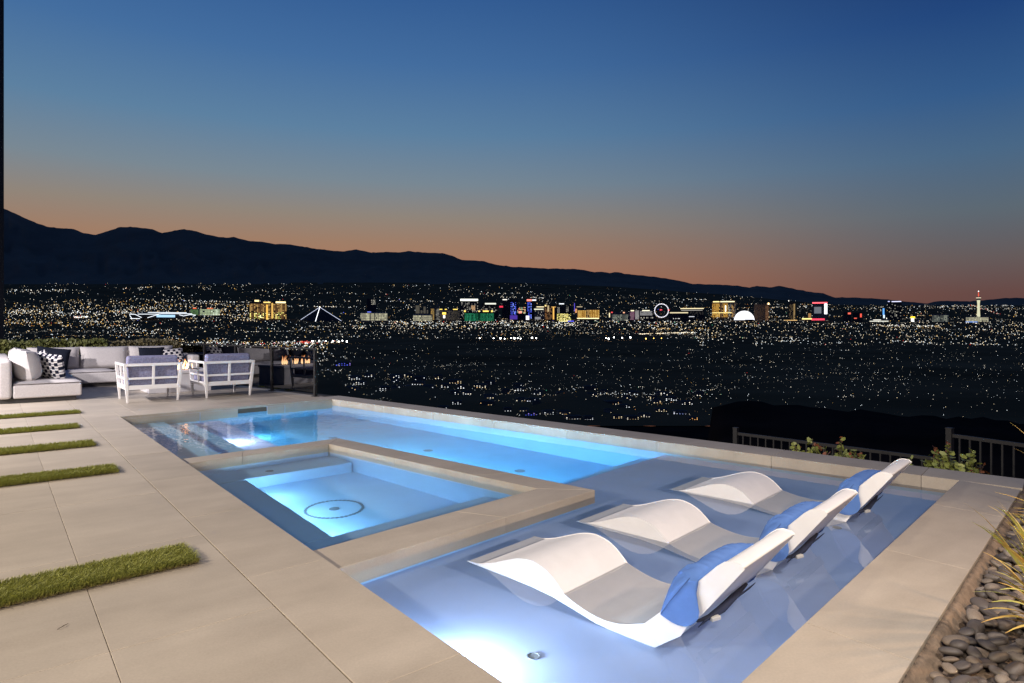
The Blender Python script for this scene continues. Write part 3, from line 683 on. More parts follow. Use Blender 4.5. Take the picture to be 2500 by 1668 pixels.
# ------------------------------------------------------------------ fire table
ft = thing('fire_table', D(-13.85, 1.62), TH, 'low white concrete fire table behind the two armchairs', 'fire table')
rounded(MB().box(-.5, .5, -.62, .62, .0, .40), 'table_body', M_FIRE, ft, .012)
rounded(MB().box(-.52, .52, -.64, .64, .401, .47), 'table_top', M_FIRE, ft, .012)
MB().box(-.14, .14, -.48, .48, .4705, .476).build('burner_tray', M_METAL, ft)
def flames():
    m = bpy.data.materials.new('flame'); m.use_nodes = True; nt = m.node_tree; N, L = nt.nodes, nt.links; N.clear()
    o = N.new('ShaderNodeOutputMaterial'); e = N.new('ShaderNodeEmission'); e.inputs[1].default_value = 7
    tc = N.new('ShaderNodeTexCoord'); sx = N.new('ShaderNodeSeparateXYZ'); L.new(tc.outputs['Object'], sx.inputs[0])
    r = N.new('ShaderNodeValToRGB'); mr = N.new('ShaderNodeMapRange'); mr.inputs['From Max'].default_value = .26; L.new(sx.outputs['Z'], mr.inputs[0]); L.new(mr.outputs[0], r.inputs[0])
    r.color_ramp.elements[0].color = (1, .62, .30, 1); r.color_ramp.elements[1].color = (.55, .12, .02, 1); L.new(r.outputs[0], e.inputs[0]); L.new(e.outputs[0], o.inputs[0])
    rr = random.Random(5)
    for k in range(20):
        y = -.50 + .80 * k / 19 + rr.uniform(-.02, .02); h = rr.uniform(.10, .24); w = rr.uniform(.022, .040); x = rr.uniform(-.07, .07)
        lx, ly = rr.uniform(-.06, .06), rr.uniform(-.07, .07); pts, rs = [], []
        for j in range(7):
            q = j / 6; pts.append((x + lx * q * q, y + ly * q * q + .012 * math.sin(q * 6 + k), .47 + h * q)); rs.append(max(.001, w * (math.sin(math.pi * (q * .8 + .15)) ** 1.2) * (1 - q * .75)))
        o_ = MB().tube([(a, b, c - .47) for a, b, c in pts], rs, 7).build('flame', m, ft, smooth=True, loc=(0, 0, .47))
flames()

# ------------------------------------------------------------------ glass railing
gr = thing('glass_railing', D(-10.65, 3.55), TH, 'dark post railing with tinted glass panels behind the armchairs', 'railing')
def railing():
    ps = [-10.65, -12.42, -14.19, -15.96, -17.73]
    loc = lambda s: (s + 10.65, rail_e(s) - .08 - 3.55)
    for s in ps:
        x, y = loc(s); p = MB().box(-.028, .028, -.028, .028, 0, .965).build('post', M_METAL, gr, loc=(x, y, 0), rz=R(8.8)); MB().box(-.075, .075, -.055, .055, 0, .012).build('base_plate', M_METAL, p)
        MB().box(-.02, .045, -.012, .012, .22, .26).build('clamp', M_METAL, p)
    for a, b in zip(ps, ps[1:]):
        (x0, y0), (x1, y1) = loc(a), loc(b); d = Vector((x1 - x0, y1 - y0)).normalized()
        MB().bar((x0 + d.x * .03, y0 + d.y * .03, .505), (x1 - d.x * .03, y1 - d.y * .03, .505), .012, .85).build('glass_panel', M_GLASS, gr)
    (x0, y0), (x1, y1) = loc(ps[0]), loc(ps[-1]); MB().bar((x0 + .028, y0, .975), (x1, y1, .975), .05, .03).build('top_rail', M_METAL, gr)
railing()
# ------------------------------------------------------------------ hedge and shrubs
def leaf(mb, p, r, rng, up=.4, roundness=.8):
    d = Vector((rng.gauss(0, 1), rng.gauss(0, 1), rng.gauss(up, 1))).normalized(); a = d.cross(Vector((rng.random(), rng.random(), rng.random()))).normalized(); c = d.cross(a)
    L_, W_ = r, r * roundness * .5; b = len(mb.v)
    for q, w, h in ((0, 0, 0), (.3, 1, .08), (.7, .9, .1), (1, 0, 0), (.7, -.9, .1), (.3, -1, .08)): mb.v.append(tuple(p + a * L_ * q + c * W_ * w + d * L_ * h))
    mb.f.append([b, b + 1, b + 2, b + 3]); mb.f.append([b, b + 3, b + 4, b + 5]); mb.m += [mb.mi] * 2
def hedge_shrub(s0, s1, e0, e1, h, n, mat, label, seed):
    rng = random.Random(seed); c = ((s0 + s1) / 2, (e0 + e1) / 2); t = thing('hedge_shrub', D(*c), TH, label, 'shrub', 'clipped hedge behind the sofa')
    mb = MB(); sw, ew = (s1 - s0) / 2, (e1 - e0) / 2
    for _ in range(n):
        x, y, z = rng.uniform(-1, 1), rng.uniform(-1, 1), rng.uniform(.1, 1) ** .7
        k = rng.random()
        if k < .45: x = 1 - rng.random() ** 2 * .4              # denser towards the face and the top
        elif k < .75: z = 1 - rng.random() ** 2 * .25
        bump = 1 + .10 * (NZ(y * ew * 2.2 + seed, x * 2 + z) - .4)
        leaf(mb, Vector((x * sw * bump, y * ew, z * h * bump)), rng.uniform(.05, .09), rng, .5)
    mb.build('foliage', mat, t)
    tw = MB()
    for k in range(7): y = (-.8 + .27 * k) * ew; tw.tube([(0, y, 0), (.05, y + .08, h * .45), (rng.uniform(-.2, .2), y + rng.uniform(-.2, .2), h * .85)], [.03, .02, .006], 6)
    tw.build('stem', M_TWIG, t)
def hedge_run():
    hs = [(-18.3, -17.45, -4.4, -2.2, 1.16, 5200, M_HEDGE, 'bright green end of the clipped hedge by the dark column'),
          (-18.3, -17.45, -2.25, -.65, 1.03, 4600, M_HEDGE, 'dense green shrub behind the open side of the sofa'),
          (-18.3, -17.45, -.7, .75, 1.05, 4200, M_HEDGE, 'dark green shrub behind the middle of the sofa'),
          (-18.3, -17.5, .7, 1.55, 1.00, 1500, M_HEDGE2, 'sparse brownish shrub in a gap of the hedge'),
          (-18.3, -17.5, 1.5, 2.45, 1.03, 2600, M_HEDGE2, 'olive shrub at the railing end of the hedge')]
    for i, h in enumerate(hs): hedge_shrub(*h, 11 + i)
hedge_run()
# pale wall glimpsed through the gaps of the hedge
gw = MB().box(-.12, .12, -3.6, 3.2, 0, .86).build('garden_wall', surf('grey_render', (.22, .20, .18), .9, var=.1), None, loc=D(-18.6, -.9), rz=TH); tag(gw, 'low grey rendered wall glimpsed behind the hedge', 'wall')

def bush(x, y, z, w, h, n, label, seed, red=.12, lsize=.05, grp='low round leaved shrubs along the black fence'):
    rng = random.Random(seed); t = thing('shrub', (x, y, z), rng.random() * 6, label, 'shrub', grp)
    g, rd, st = MB(), MB(), MB(); tips = []
    for k in range(n):
        a = rng.uniform(0, 6.283); q = rng.random() ** .5; hx = h * (1 - .55 * q * q) * rng.uniform(.8, 1.08)
        tip = Vector((math.cos(a) * q * w, math.sin(a) * q * w, hx)); base = Vector((math.cos(a) * q * w * .25, math.sin(a) * q * w * .25, 0)); mid = base.lerp(tip, .5) + Vector((0, 0, h * .08))
        st.tube([base, mid, tip], [.008, .006, .003], 5); isred = rng.random() < red
        for j in range(15):
            u = .35 + .65 * j / 14; p = mid.lerp(tip, (u - .5) * 2) if u > .5 else base.lerp(mid, u * 2)
            leaf(rd if (isred and j > 9) else g, p + Vector((rng.gauss(0, .012), rng.gauss(0, .012), rng.gauss(0, .01))), lsize * rng.uniform(.7, 1.15) * (.75 if isred and j > 9 else 1), rng, 1.0, 1.45)
    g.build('foliage', M_LEAF, t); st.build('stem', M_TWIG, t)
    if rd.f: tag(rd.build('young_foliage', M_LEAFRED, t), kind='stuff')
p = at(2330, 1150, 6.75); bush(p.x, p.y, -.62, .36, .80, 62, 'fullest round leaved shrub with reddish tips by the taller fence post', 3, .25)
p = at(2400, 1165, 6.5); bush(p.x, p.y, -.62, .16, .50, 16, 'small low shrub at the foot of the taller fence bars', 4, .1)
p = at(2222, 1130, 6.95); bush(p.x, p.y, -.62, .16, .56, 16, 'small shrub behind the raised end of the furthest lounger', 8, .2)
for i, (u, v, h, w, lb) in enumerate([(1945, 1108, .66, .12, 'small sprig of shrub peeping over the pool wall, nearest the low fence post'), (1985, 1106, .76, .20, 'reddish tipped shrub peeping over the pool wall'), (2045, 1110, .74, .26, 'yellow green shrub peeping over the middle of the low fence'), (2090, 1115, .72, .14, 'narrow shrub peeping over the pool wall beside the last lounger')]):
    p = at(u, v, 7.9 - i * .22); bush(p.x, p.y, -.72, w, h + .02, 20 + int(w * 110), lb, 20 + i, .3)
for i, (u, v) in enumerate(((643, 950), (682, 955), (706, 960))):
    p = ray(u, v, -.05); bush(p.x - .1, p.y + .25, -.12, .10, .20, 9, 'pale tufts of planting seen through the foot of the glass', 40 + i, 0, .04, 'tufts of planting behind the glass railing')

# ------------------------------------------------------------------ black metal fence down the slope
def fence(p, q, ztop, zbot, n, label, both=False):
    p, q = Vector(p), Vector(q); d = (q - p); L_ = d.length; a = math.atan2(d.y, d.x)
    t = thing('metal_fence', (p.x, p.y, zbot), a, label, 'fence', 'black fence sections below the pool'); hgt = ztop - zbot
    for x in ([0, L_] if both else [0]): po = MB().box(-.032, .032, -.032, .032, 0, hgt + .055).build('post', M_METAL, t, loc=(x, 0, 0)); MB().box(-.036, .036, -.036, .036, hgt + .0555, hgt + .07).build('post_cap', M_METAL, po)
    MB().box(.033, L_ - .033, -.018, .018, hgt - .04, hgt).build('top_rail', M_METAL, t); MB().box(.033, L_ - .033, -.018, .018, .08, .12).build('bottom_rail', M_METAL, t)
    me = MB().box(-.009, .009, -.009, .009, .121, hgt - .041).mesh('baluster', M_METAL)
    for k in range(1, n):
        o = bpy.data.objects.new('baluster', me); COL.link(o); o.parent = t; o.location = (L_ * k / n, 0, 0)
fence((3.42, 9.70), (5.27, 7.74), -.19, -1.5, 23, 'lower black fence section sloping behind the pool wall')
fence((5.31, 7.70), (6.05, 6.34), .12, -1.3, 14, 'taller black fence section at the edge of the view', True)

# ------------------------------------------------------------------ planting bed with river stones and grasses
def bed():
    f = lambda e: BR[0] + (BL[0] - BR[0]) * (BR[1] - e) / BR[1] + .455
    b = MB().slab([(f(-1.2) + .09, -1.2), (f(-1.2) + 2.6, -1.2), (f(5.6) + 3, 5.6), (f(5.6) + .09, 5.6)], -.5, -.055).build('planting_bed', M_SOIL, None, loc=(OX, OY, 0), rz=TH); tag(b, kind='structure')
    # uneven earth haunch along the coping
    rng = random.Random(2); mb = MB(); n = 70
    for k in range(n + 1):
        e = -1.2 + 6.8 * k / n; x = f(e); w = .052 + rng.uniform(-.012, .012)
        mb.v += [(x + .002, e, -.3), (x + .002, e, -.012 + rng.uniform(-.006, .004)), (x + w * .6, e, -.030 + rng.uniform(-.01, .012)), (x + w, e, -.05 + rng.uniform(-.012, .01)), (x + w + .03, e, -.075)]
    for k in range(n):
        for i in range(4): mb.f.append([k * 5 + i, k * 5 + i + 1, k * 5 + i + 6, k * 5 + i + 5]); mb.m.append(0)
    mb.build('earth_edge', M_SOIL, b, smooth=True)
    ms = []
    for k in range(9):
        r = random.Random(50 + k); mb = MB(); nr, ns = 10, 14; lx, ly, lz = 1, r.uniform(.58, .8), r.uniform(.32, .5); sk = r.uniform(-.2, .2); px = r.uniform(2.1, 2.8)
        for j in range(nr + 1):
            ph = math.pi * j / nr - math.pi / 2
            for i in range(ns):
                t = 2 * math.pi * i / ns; cx_, sx_ = math.cos(t), math.sin(t); rad = (abs(cx_) ** px + abs(sx_) ** px) ** (-1 / px)
                x, y = cx_ * rad * math.cos(ph), sx_ * rad * math.cos(ph); mb.v.append((x * lx * (1 + sk * y), y * ly * (1 + .12 * sk * x), math.sin(ph) * lz * (1 + .15 * x * sk)))
        for j in range(nr):
            for i in range(ns): mb.f.append([j * ns + i, j * ns + (i + 1) % ns, (j + 1) * ns + (i + 1) % ns, (j + 1) * ns + i]); mb.m.append(0)
        ms.append(mb.mesh('river_stone', M_STONE[0 if k < 4 else 1 if k < 7 else 2], True))
    placed = []; tries = 0
    while len(placed) < 285 and tries < 40000:
        tries += 1; e = .95 + 3.9 * rng.random() ** 1.25; width = max(.16, .60 - .14 * (e - .95))
        x = f(e) + .082 + rng.random() * width; r = rng.uniform(.024, .047) * (1 if rng.random() < .8 else 1.25); lay = rng.random()
        if any((x - a) ** 2 + (e - b_) ** 2 < ((r + c) * .60) ** 2 for a, b_, c in placed): continue
        placed.append((x, e, r)); o = bpy.data.objects.new('river_stone', ms[rng.randrange(9)]); COL.link(o); o.parent = b
        o.location = (x, e, -.028 + lay * .026 - (.010 if x < f(e) + .11 else 0)); o.scale = (r * 1.22, r * 1.15, r * 1.2); o.rotation_euler = (rng.gauss(0, .22), rng.gauss(0, .22), rng.uniform(0, 6.28))
    # the smaller stones that fill the gaps
    fill = MB()
    for k in range(1900):
        e = rng.uniform(-1.0, 5.4); x = f(e) + .08 + rng.random() * 1.6; r = rng.uniform(.018, .036); c = Vector((x, e, -.052 + rng.random() * .008)); a = rng.uniform(0, 6.28)
        bs = len(fill.v)
        for j, (zz, q) in enumerate(((-.6, .5), (0, 1), (.6, .55))):
            for i in range(7): t = 2 * math.pi * i / 7; vx, vy = math.cos(t) * r * q * 1.3, math.sin(t) * r * q * .85; fill.v.append((c.x + vx * math.cos(a) - vy * math.sin(a), c.y + vx * math.sin(a) + vy * math.cos(a), c.z + zz * r))
        for j in range(2):
            for i in range(7): fill.f.append([bs + j * 7 + i, bs + j * 7 + (i + 1) % 7, bs + (j + 1) * 7 + (i + 1) % 7, bs + (j + 1) * 7 + i]); fill.m.append(0)
        fill.f.append([bs + 14 + i for i in range(7)]); fill.m.append(0)
    o = fill.build('small_stones', M_STONE[0], b, smooth=True); tag(o, kind='stuff')
bed()
def grass_clump(base, tips, label, seed, extra):
    rng = random.Random(seed); t = thing('ornamental_grass', base, 0, label, 'grass plant', 'ornamental grasses in the stone bed'); base = Vector(base)
    allt = [Vector(q) - base for q in tips]; allt += [q + Vector((rng.gauss(.03, .05), rng.gauss(0, .06), rng.gauss(-.03, .05))) for q in allt]
    for k in range(extra):
        a = rng.uniform(0, 6.28); q = rng.uniform(.15, .5); allt.append(Vector((math.cos(a) * q, math.sin(a) * q, rng.uniform(.35, .75))))
    for tip in allt:
        b0 = Vector((rng.gauss(0, .04), rng.gauss(0, .04), -.05)); top = Vector((tip.x * .45, tip.y * .45, tip.z * rng.uniform(.72, .9))); w = rng.uniform(.008, .014); mb = MB(); n = 10
        sd = Vector((-tip.y, tip.x, 0)); sd = sd.normalized() if sd.length > .01 else Vector((1, 0, 0)); tw = rng.uniform(-.8, .8); sd = Vector((sd.x, sd.y, tw)).normalized()
        for j in range(n + 1):
            u = j / n; p = b0 * (1 - u) ** 2 + top * 2 * u * (1 - u) + tip * u * u; ww = w * (1 - u ** 2.2) * min(1, .35 + u * 2.5) + .0006
            mb.v += [tuple(p - sd * ww), tuple(p + Vector((0, 0, .25 * ww))), tuple(p + sd * ww)]
        for j in range(n):
            for i in range(2): mb.f.append([j * 3 + i, j * 3 + i + 1, j * 3 + i + 4, j * 3 + i + 3]); mb.m.append(0)
        mb.build('leaf_blade', M_STRAW if rng.random() < .55 else M_GREENB, t, smooth=True)
def grasses():
    rng = random.Random(9); b = Vector((2.52, 2.86, -.04))
    tips = [at(u, v, y) for u, v, y in ((2412, 1234, 2.75), (2434, 1220, 2.9), (2399, 1290, 2.6), (2407, 1361, 2.55), (2371, 1445, 2.35), (2430, 1395, 2.5), (2450, 1330, 2.7), (2425, 1300, 2.6), (2440, 1440, 2.45), (2395, 1520, 2.3), (2470, 1250, 2.8), (2480, 1300, 2.6), (2420, 1470, 2.3), (2455, 1500, 2.4), (2478, 1380, 2.55), (2490, 1215, 2.9), (2445, 1265, 2.75), (2462, 1430, 2.5))]
    grass_clump(b, tips, 'yellowing grass clump arching over the stones in the corner', 1, 22)
    b2 = Vector((4.02, 4.35, -.04)); tips = [at(u, v, y) for u, v, y in ((2455, 1225, 4.1), (2466, 1222, 4.2), (2480, 1205, 4.3), (2472, 1240, 4.1), (2488, 1230, 4.2), (2495, 1190, 4.3))]
    grass_clump(b2, tips, 'smaller straw coloured grass clump further up the stone bed', 2, 12)
grasses()

# ------------------------------------------------------------------ turf strips let into the deck
def turf(s0, s1, e1, e0, n, label, seed, yaw=0):
    rng = random.Random(seed); c = ((s0 + s1) / 2, e1); mb = MB()
    mb.mi = 1; mb.slab([(s0 - c[0] + .03, e0 - e1), (s1 - c[0] - .02, e0 - e1), (s1 - c[0] - .02, -.03), (s0 - c[0] + .03, -.03)], .001, .008); w = (s1 - s0) / 2
    for _ in range(n):
        y = -(rng.random() * (e1 - e0)); x = rng.uniform(-w, w); near = x > w * .72
        if near and rng.random() < .25:
            mb.mi = 2; h, ln = rng.uniform(.008, .02), rng.uniform(.03, .05)
        else: mb.mi = 0; h, ln = rng.uniform(.022, .044), rng.uniform(.012, .045)
        a = rng.gauss(.75, .55)                                   # the pile leans along the strip and over its edge
        dx, dy = math.cos(a) * .6 + (.5 if near else 0), math.sin(a); k = .0022
        p = Vector((x, y, .006)); q = p + Vector((dx * ln, dy * ln, h)); m = p.lerp(q, .5) + Vector((0, 0, h * .22)); sd = Vector((-dy, dx, 0)).normalized() * k
        b = len(mb.v); mb.v += [tuple(p - sd), tuple(p + sd), tuple(m + sd * .9), tuple(m - sd * .9), tuple(q)]
        mb.f += [[b, b + 1, b + 2, b + 3], [b + 3, b + 2, b + 4]]; mb.m += [mb.mi] * 2
    o = mb.build('grass_strip', [M_BLADE, M_TURF, M_DRY], None, loc=D(*c), rz=TH + yaw); tag(o, label, 'grass strip', 'green turf strips across the deck', 'stuff')
turf(-2.50, -2.14, -.62, -2.2, 30000, 'longest and broadest looking turf strip, in the foreground of the deck', 1, R(2))
turf(-5.57, -5.20, -.62, -2.6, 22000, 'second turf strip from the front of the deck', 2)
turf(-7.38, -6.97, -.62, -2.9, 16000, 'third turf strip from the front of the deck', 3)
turf(-9.14, -8.72, -.62, -3.2, 13000, 'fourth turf strip, second from the sofa', 4)
turf(-10.93, -10.54, -.44, -3.4, 12000, 'turf strip closest to the sofa', 5)
p0, p1 = ray(140, 1537, .004), ray(167, 1522, .004); c_ = (p0 + p1) / 2
tag(MB().tube([p0 - c_, (p0 + p1) / 2 - c_ + Vector((.004, 0, .004)), p1 - c_], [.0012, .0018, .0008], 5).build('twig', M_TWIG, None, loc=c_), 'thin dark twig lying on the deck in front of the closest turf strip', 'twig')
# the house's dark column on the near side
hc = MB().slab([(-.45, -.3), (.45, -.3), (.45, .3), (-.45, .3)], 0, 11).build('house_column', M_DARKWALL, None, loc=(-13.735, 16.3, -.6)); tag(hc, 'tall dark column of the house at the end of the hedge', 'column')

# ------------------------------------------------------------------ the city in the valley
PAL = {'white': ((1, .92, .76), 2.0), 'cool': ((.86, .95, 1), 1.9), 'warm': ((1, .80, .48), 1.8), 'amber': ((1, .58, .14), 1.5), 'orange': ((1, .36, .08), 1.2), 'red': ((1, .05, .03), 1.3), 'blue': ((.12, .16, 1), 1.3), 'violet': ((.75, .12, 1), 1.0), 'green': ((.15, .9, .5), .8), 'dim': ((.8, .78, .68), .55), 'dimamber': ((.9, .55, .22), .5)}
PK = list(PAL); PM = [glow('lamp_' + k, *PAL[k]) for k in PK]
GL = {}
def gl(col, st):
    k = (col, st)
    if k not in GL: GL[k] = glow('light_%d' % len(GL), col, st * 1.3)
    return GL[k]
class Lights:
    def __init__(s): s.mb = MB()
    def dot(s, p, r, k):
        s.mb.mi = PK.index(k)
        s.mb.add([(p.x - r, p.y, p.z), (p.x + r, p.y, p.z), (p.x, p.y - r, p.z), (p.x, p.y + r, p.z), (p.x, p.y, p.z - r), (p.x, p.y, p.z + r)], [(0, 2, 5), (2, 1, 5), (1, 3, 5), (3, 0, 5), (2, 0, 4), (1, 2, 4), (3, 1, 4), (0, 3, 4)])
    def put(s, u, v, rpx, k, lift=2.5):
        if v < vfar(u) + 1: return
        Y = dist_of(v); p = on_ground(u, v); s.dot(p + Vector((0, 0, (lift) * Y / F)), rpx * .70 * Y / F, k)
def pick(rng, pal):
    t = rng.random() * sum(w for _, w in pal)
    for k, w in pal:
        t -= w
        if t <= 0: return k
    return pal[-1][0]
MIX = [('white', 34), ('cool', 20), ('warm', 22), ('amber', 8), ('dim', 40), ('red', 1.2), ('green', .8), ('blue', .7)]
AMB = [('amber', 40), ('warm', 26), ('white', 14), ('orange', 8), ('dimamber', 40), ('cool', 5)]
WHT = [('white', 40), ('cool', 42), ('warm', 10), ('dim', 30)]
def city_lights():
    rng = random.Random(21); L = Lights()
    def scat(n, u0, u1, v0, v1, pal, r0, r1, pw=1.0, clump=0):
        cx = [(rng.uniform(u0, u1), rng.uniform(v0, v1)) for _ in range(max(1, n // 9))]
        for _ in range(n):
            if clump and rng.random() < clump: c = rng.choice(cx); u, v = c[0] + rng.gauss(0, 16), c[1] + rng.gauss(0, 1.6)
            else: u, v = rng.uniform(u0, u1), v0 + (v1 - v0) * rng.random() ** pw
            if not v0 <= v <= v1 or not u0 <= u <= u1: continue
            L.put(u, v, rng.uniform(r0, r1) * (1.35 if rng.random() < .06 else 1), pick(rng, pal))
    def row(n, u0, v0, u1, v1, pal, r0, r1, jit=1.0):
        for k in range(n):
            t = rng.random(); L.put(u0 + (u1 - u0) * t, v0 + (v1 - v0) * t + rng.gauss(0, jit), rng.uniform(r0, r1), pick(rng, pal))
    # foot of the mountains, thin rows
    scat(330, -150, 1300, 694, 722, WHT + [('amber', 8), ('red', 2)], .5, 1.05, 1, .6); scat(260, -150, 1500, 716, 742, MIX, .55, 1.2, 1, .6)
    scat(190, 1300, 2000, 715, 745, MIX, .5, 1.0, 1, .5); scat(260, 2000, 2700, 742, 758, MIX, .5, 1.0, 1, .5)
    row(40, 0, 712, 170, 711, WHT, .9, 1.7, 1.6); row(34, 290, 706, 460, 704, AMB + WHT, .8, 1.4, 1.5); row(60, 130, 739, 420, 737, AMB, .7, 1.2, 3); row(70, 330, 732, 620, 742, WHT, .7, 1.3, 1.2)
    row(40, 700, 750, 900, 752, WHT, .8, 1.5, 1); row(30, 840, 738, 1080, 737, WHT, .7, 1.3, 1.4); row(24, 1210, 728, 1330, 730, WHT, .6, 1.1, 1); row(26, 1620, 732, 1730, 734, WHT, .7, 1.2, 1); row(40, 1880, 752, 2010, 751, WHT, .7, 1.3, 1.5)
    row(44, 2300, 750, 2480, 748, WHT, .6, 1.1, 1.2); row(40, 2362, 745, 2445, 770, [('red', 5), ('white', 5), ('orange', 3)], .7, 1.2, 1.2)
    # wide carpet of lights
    scat(1500, -200, 640, 742, 792, MIX + [('amber', 24), ('warm', 16)], .65, 1.45, 1, .55)
    row(150, 0, 768, 330, 766, WHT, .9, 1.7, 3.5); row(90, 0, 792, 300, 797, AMB, .9, 1.6, 4); row(60, 180, 777, 215, 777, WHT + [('red', 14)], 1, 1.8, 1.2)
    scat(330, -200, 640, 792, 836, AMB + WHT, .8, 1.5, 1, .5); row(70, 260, 802, 420, 812, WHT, .9, 1.5, 4)
    scat(420, 640, 1300, 786, 830, MIX, .7, 1.35, 1, .5)
    scat(700, 860, 1760, 784, 806, MIX, .7, 1.5, 1, .6); row(120, 960, 792, 1400, 797, WHT + [('red', 4)], .8, 1.7, 3)
    scat(300, 760, 1700, 742, 784, MIX + [('amber', 10)], .6, 1.2, 1, .3); scat(360, 1700, 2700, 755, 790, MIX, .6, 1.2, 1, .4)
    scat(1050, 1600, 2700, 786, 830, MIX + [('warm', 20)], .65, 1.35, 1, .5); row(110, 2130, 797, 2300, 799, MIX, .8, 1.5, 1.5); row(90, 1560, 818, 1700, 814, [('warm', 10), ('white', 6)], 1.0, 1.5, .5)
    scat(260, 1700, 2700, 828, 846, WHT + [('warm', 8), ('red', 2)], .7, 1.4, 1, .6); row(70, 2170, 836, 2490, 844, WHT, .9, 1.5, 1.5); row(30, 1640, 817, 1700, 815, WHT, .9, 1.4, 1)
    scat(200, 1180, 1700, 806, 822, [('dim', 10), ('white', 3), ('amber', 2), ('red', 1)], .5, 1.0, 1, .5)
    row(18, 1510, 807, 1760, 803, [('amber', 8), ('warm', 4)], 1.2, 1.8, .6)
    # shopping streets by the railing, bright and crowded
    scat(620, 400, 800, 836, 866, WHT + [('amber', 16), ('red', 7), ('warm', 14)], .8, 1.6, 1, .45); row(90, 640, 840, 830, 838, WHT + [('red', 10)], .9, 1.9, 2.5); row(70, 380, 832, 640, 838, AMB, .8, 1.4, 2)
    row(26, 735, 837, 765, 838, [('red', 1)], 1.1, 1.9, 1); scat(280, 420, 850, 862, 925, WHT + [('dim', 20)], .7, 1.3, 1.5, .35)
    # dark residential plain with scattered street lamps
    scat(620, 800, 2750, 846, 945, [('white', 30), ('cool', 22), ('warm', 10), ('dim', 60), ('amber', 3), ('red', 1)], .5, .95, .9, .2)
    scat(340, 1650, 2750, 846, 1000, [('white', 30), ('cool', 22), ('warm', 12), ('dim', 60), ('amber', 4)], .5, .95, 1, .2)
    scat(60, 1700, 2700, 945, 1020, WHT, .7, 1.2, 1, .2)
    # faint far lamps and the lines of the streets
    DIM = [('dim', 6), ('dimamber', 4)]
    scat(2600, -200, 2700, 742, 832, DIM, .35, .75, 1, .4); scat(900, 800, 2700, 840, 960, [('dim', 1)], .3, .6, 1, .3); scat(700, -200, 2100, 698, 745, DIM, .3, .6, 1, .5)
    for k in range(34):
        u0, v0 = rng.uniform(-150, 2400), rng.uniform(744, 826); ln = rng.uniform(90, 330)
        row(int(ln / 5), u0, v0, u0 + ln, v0 + rng.uniform(-3, 3), rng.choice([AMB, AMB + WHT, WHT, [('dim', 1)]]), .5, 1.0, .35)
    for k in range(16):
        u0, v0 = rng.uniform(900, 2300), rng.uniform(846, 930); ln = rng.uniform(60, 260)
        row(int(ln / 12), u0, v0, u0 + ln, v0 + rng.uniform(-8, 8), WHT + [('dim', 60)], .4, .8, .6)
    # lamps among the houses below
    scat(230, 1240, 1800, 942, 975, WHT + [('warm', 16), ('dim', 70), ('green', 8)], .45, 1.2, 1, .6); scat(150, 840, 1300, 915, 985, WHT + [('warm', 22), ('dim', 60)], .45, 1.0, 1, .6); scat(90, 1250, 1760, 968, 1020, AMB + WHT + [('dim', 30)], .45, 1.0, 1, .6)
    row(60, 1450, 962, 1600, 968, [('cool', 6), ('white', 3), ('dim', 6)], .7, 1.5, 2.5)
    L.mb.build('city_lights', PM).__setitem__('kind', 'stuff')
city_lights()

WALLS = {'dark': surf('city_wall_dark', (.035, .035, .04), .8), 'grey': surf('city_wall_grey', (.16, .15, .15), .8), 'tan': surf('city_wall_tan', (.24, .19, .13), .8), 'brown': surf('city_wall_brown', (.12, .07, .05), .8), 'cream': surf('city_wall_cream', (.4, .36, .28), .8)}
def tower(name, label, u0, u1, vt, vb, wall, glow_panes=(), bars=(), depth=.45, cat='building', extra=None):
    Y = dist_of(vb); uc = (u0 + u1) / 2; p = on_ground(uc, vb, -3); k = Y / F; w = (u1 - u0) * k; h = (vb - vt) * k + 3
    t = thing(name, p, -math.atan2(uc - U0, F), label, cat); dpt = max(w * depth, 12)
    X = lambda u: (u - uc) * k; Z = lambda v: (vb - v) * k + 3
    MB().box(-w / 2, w / 2, 0, dpt, 0, h).build('wall', WALLS[wall], t); MB().box(-w / 2 + .8, w / 2 - .8, .8, dpt - .8, h + .02, h + 2.5).build('parapet', WALLS[wall], t)
    rng = random.Random(int(u0 * 7 + vt))
    for a0, a1, b0, b1, nc, nr, fill, cols in glow_panes:       # lit windows, and floodlight on fronts put in as glow: columns and rows of panes set just proud of the wall
        mb = MB(); mats = [gl(*c) for c in cols]; dx, dz = (a1 - a0) / nc, (b1 - b0) / nr
        for i in range(nc):
            ci = rng.randrange(len(mats))
            for j in range(nr):
                if rng.random() > fill: continue
                mb.mi = ci if rng.random() < .7 else rng.randrange(len(mats)); x0, x1, z0, z1 = X(a0 + dx * (i + .14)), X(a0 + dx * (i + .86)), Z(b0 + dz * (j + .88)), Z(b0 + dz * (j + .12))
                mb.add([(x0, -.35, z0), (x1, -.35, z0), (x1, -.35, z1), (x0, -.35, z1)], [(0, 1, 2, 3)])
        tag(mb.build('window_floodlight_panes', mats, t), kind='stuff')
    for a0, a1, b0, b1, col, st in bars: MB().box(X(a0), X(a1), -1.6, -.5, Z(b1), Z(b0)).build('light_band', gl(col, st), t)
    if extra: extra(t, X, Z, k, dpt)
    return t
GOLD = [((1, .55, .10), .62), ((1, .48, .08), .42), ((1, .62, .16), .85)]; DGOLD = [((.8, .42, .16), .26), ((.7, .36, .14), .18), ((1, .6, .2), .5)]
CREAM = [((.95, .92, .62), .62), ((.95, .9, .6), .45), ((.9, .85, .6), .34)]; GREEN = [((.04, .42, .20), .36), ((.03, .35, .16), .26), ((.05, .5, .25), .5)]
DIMW = [((.8, .78, .7), .20), ((.7, .68, .62), .12), ((.9, .85, .7), .4)]; BLUES = [((.08, .12, 1), .8), ((.10, .16, 1), .45), ((.2, .3, 1), 1.2)]
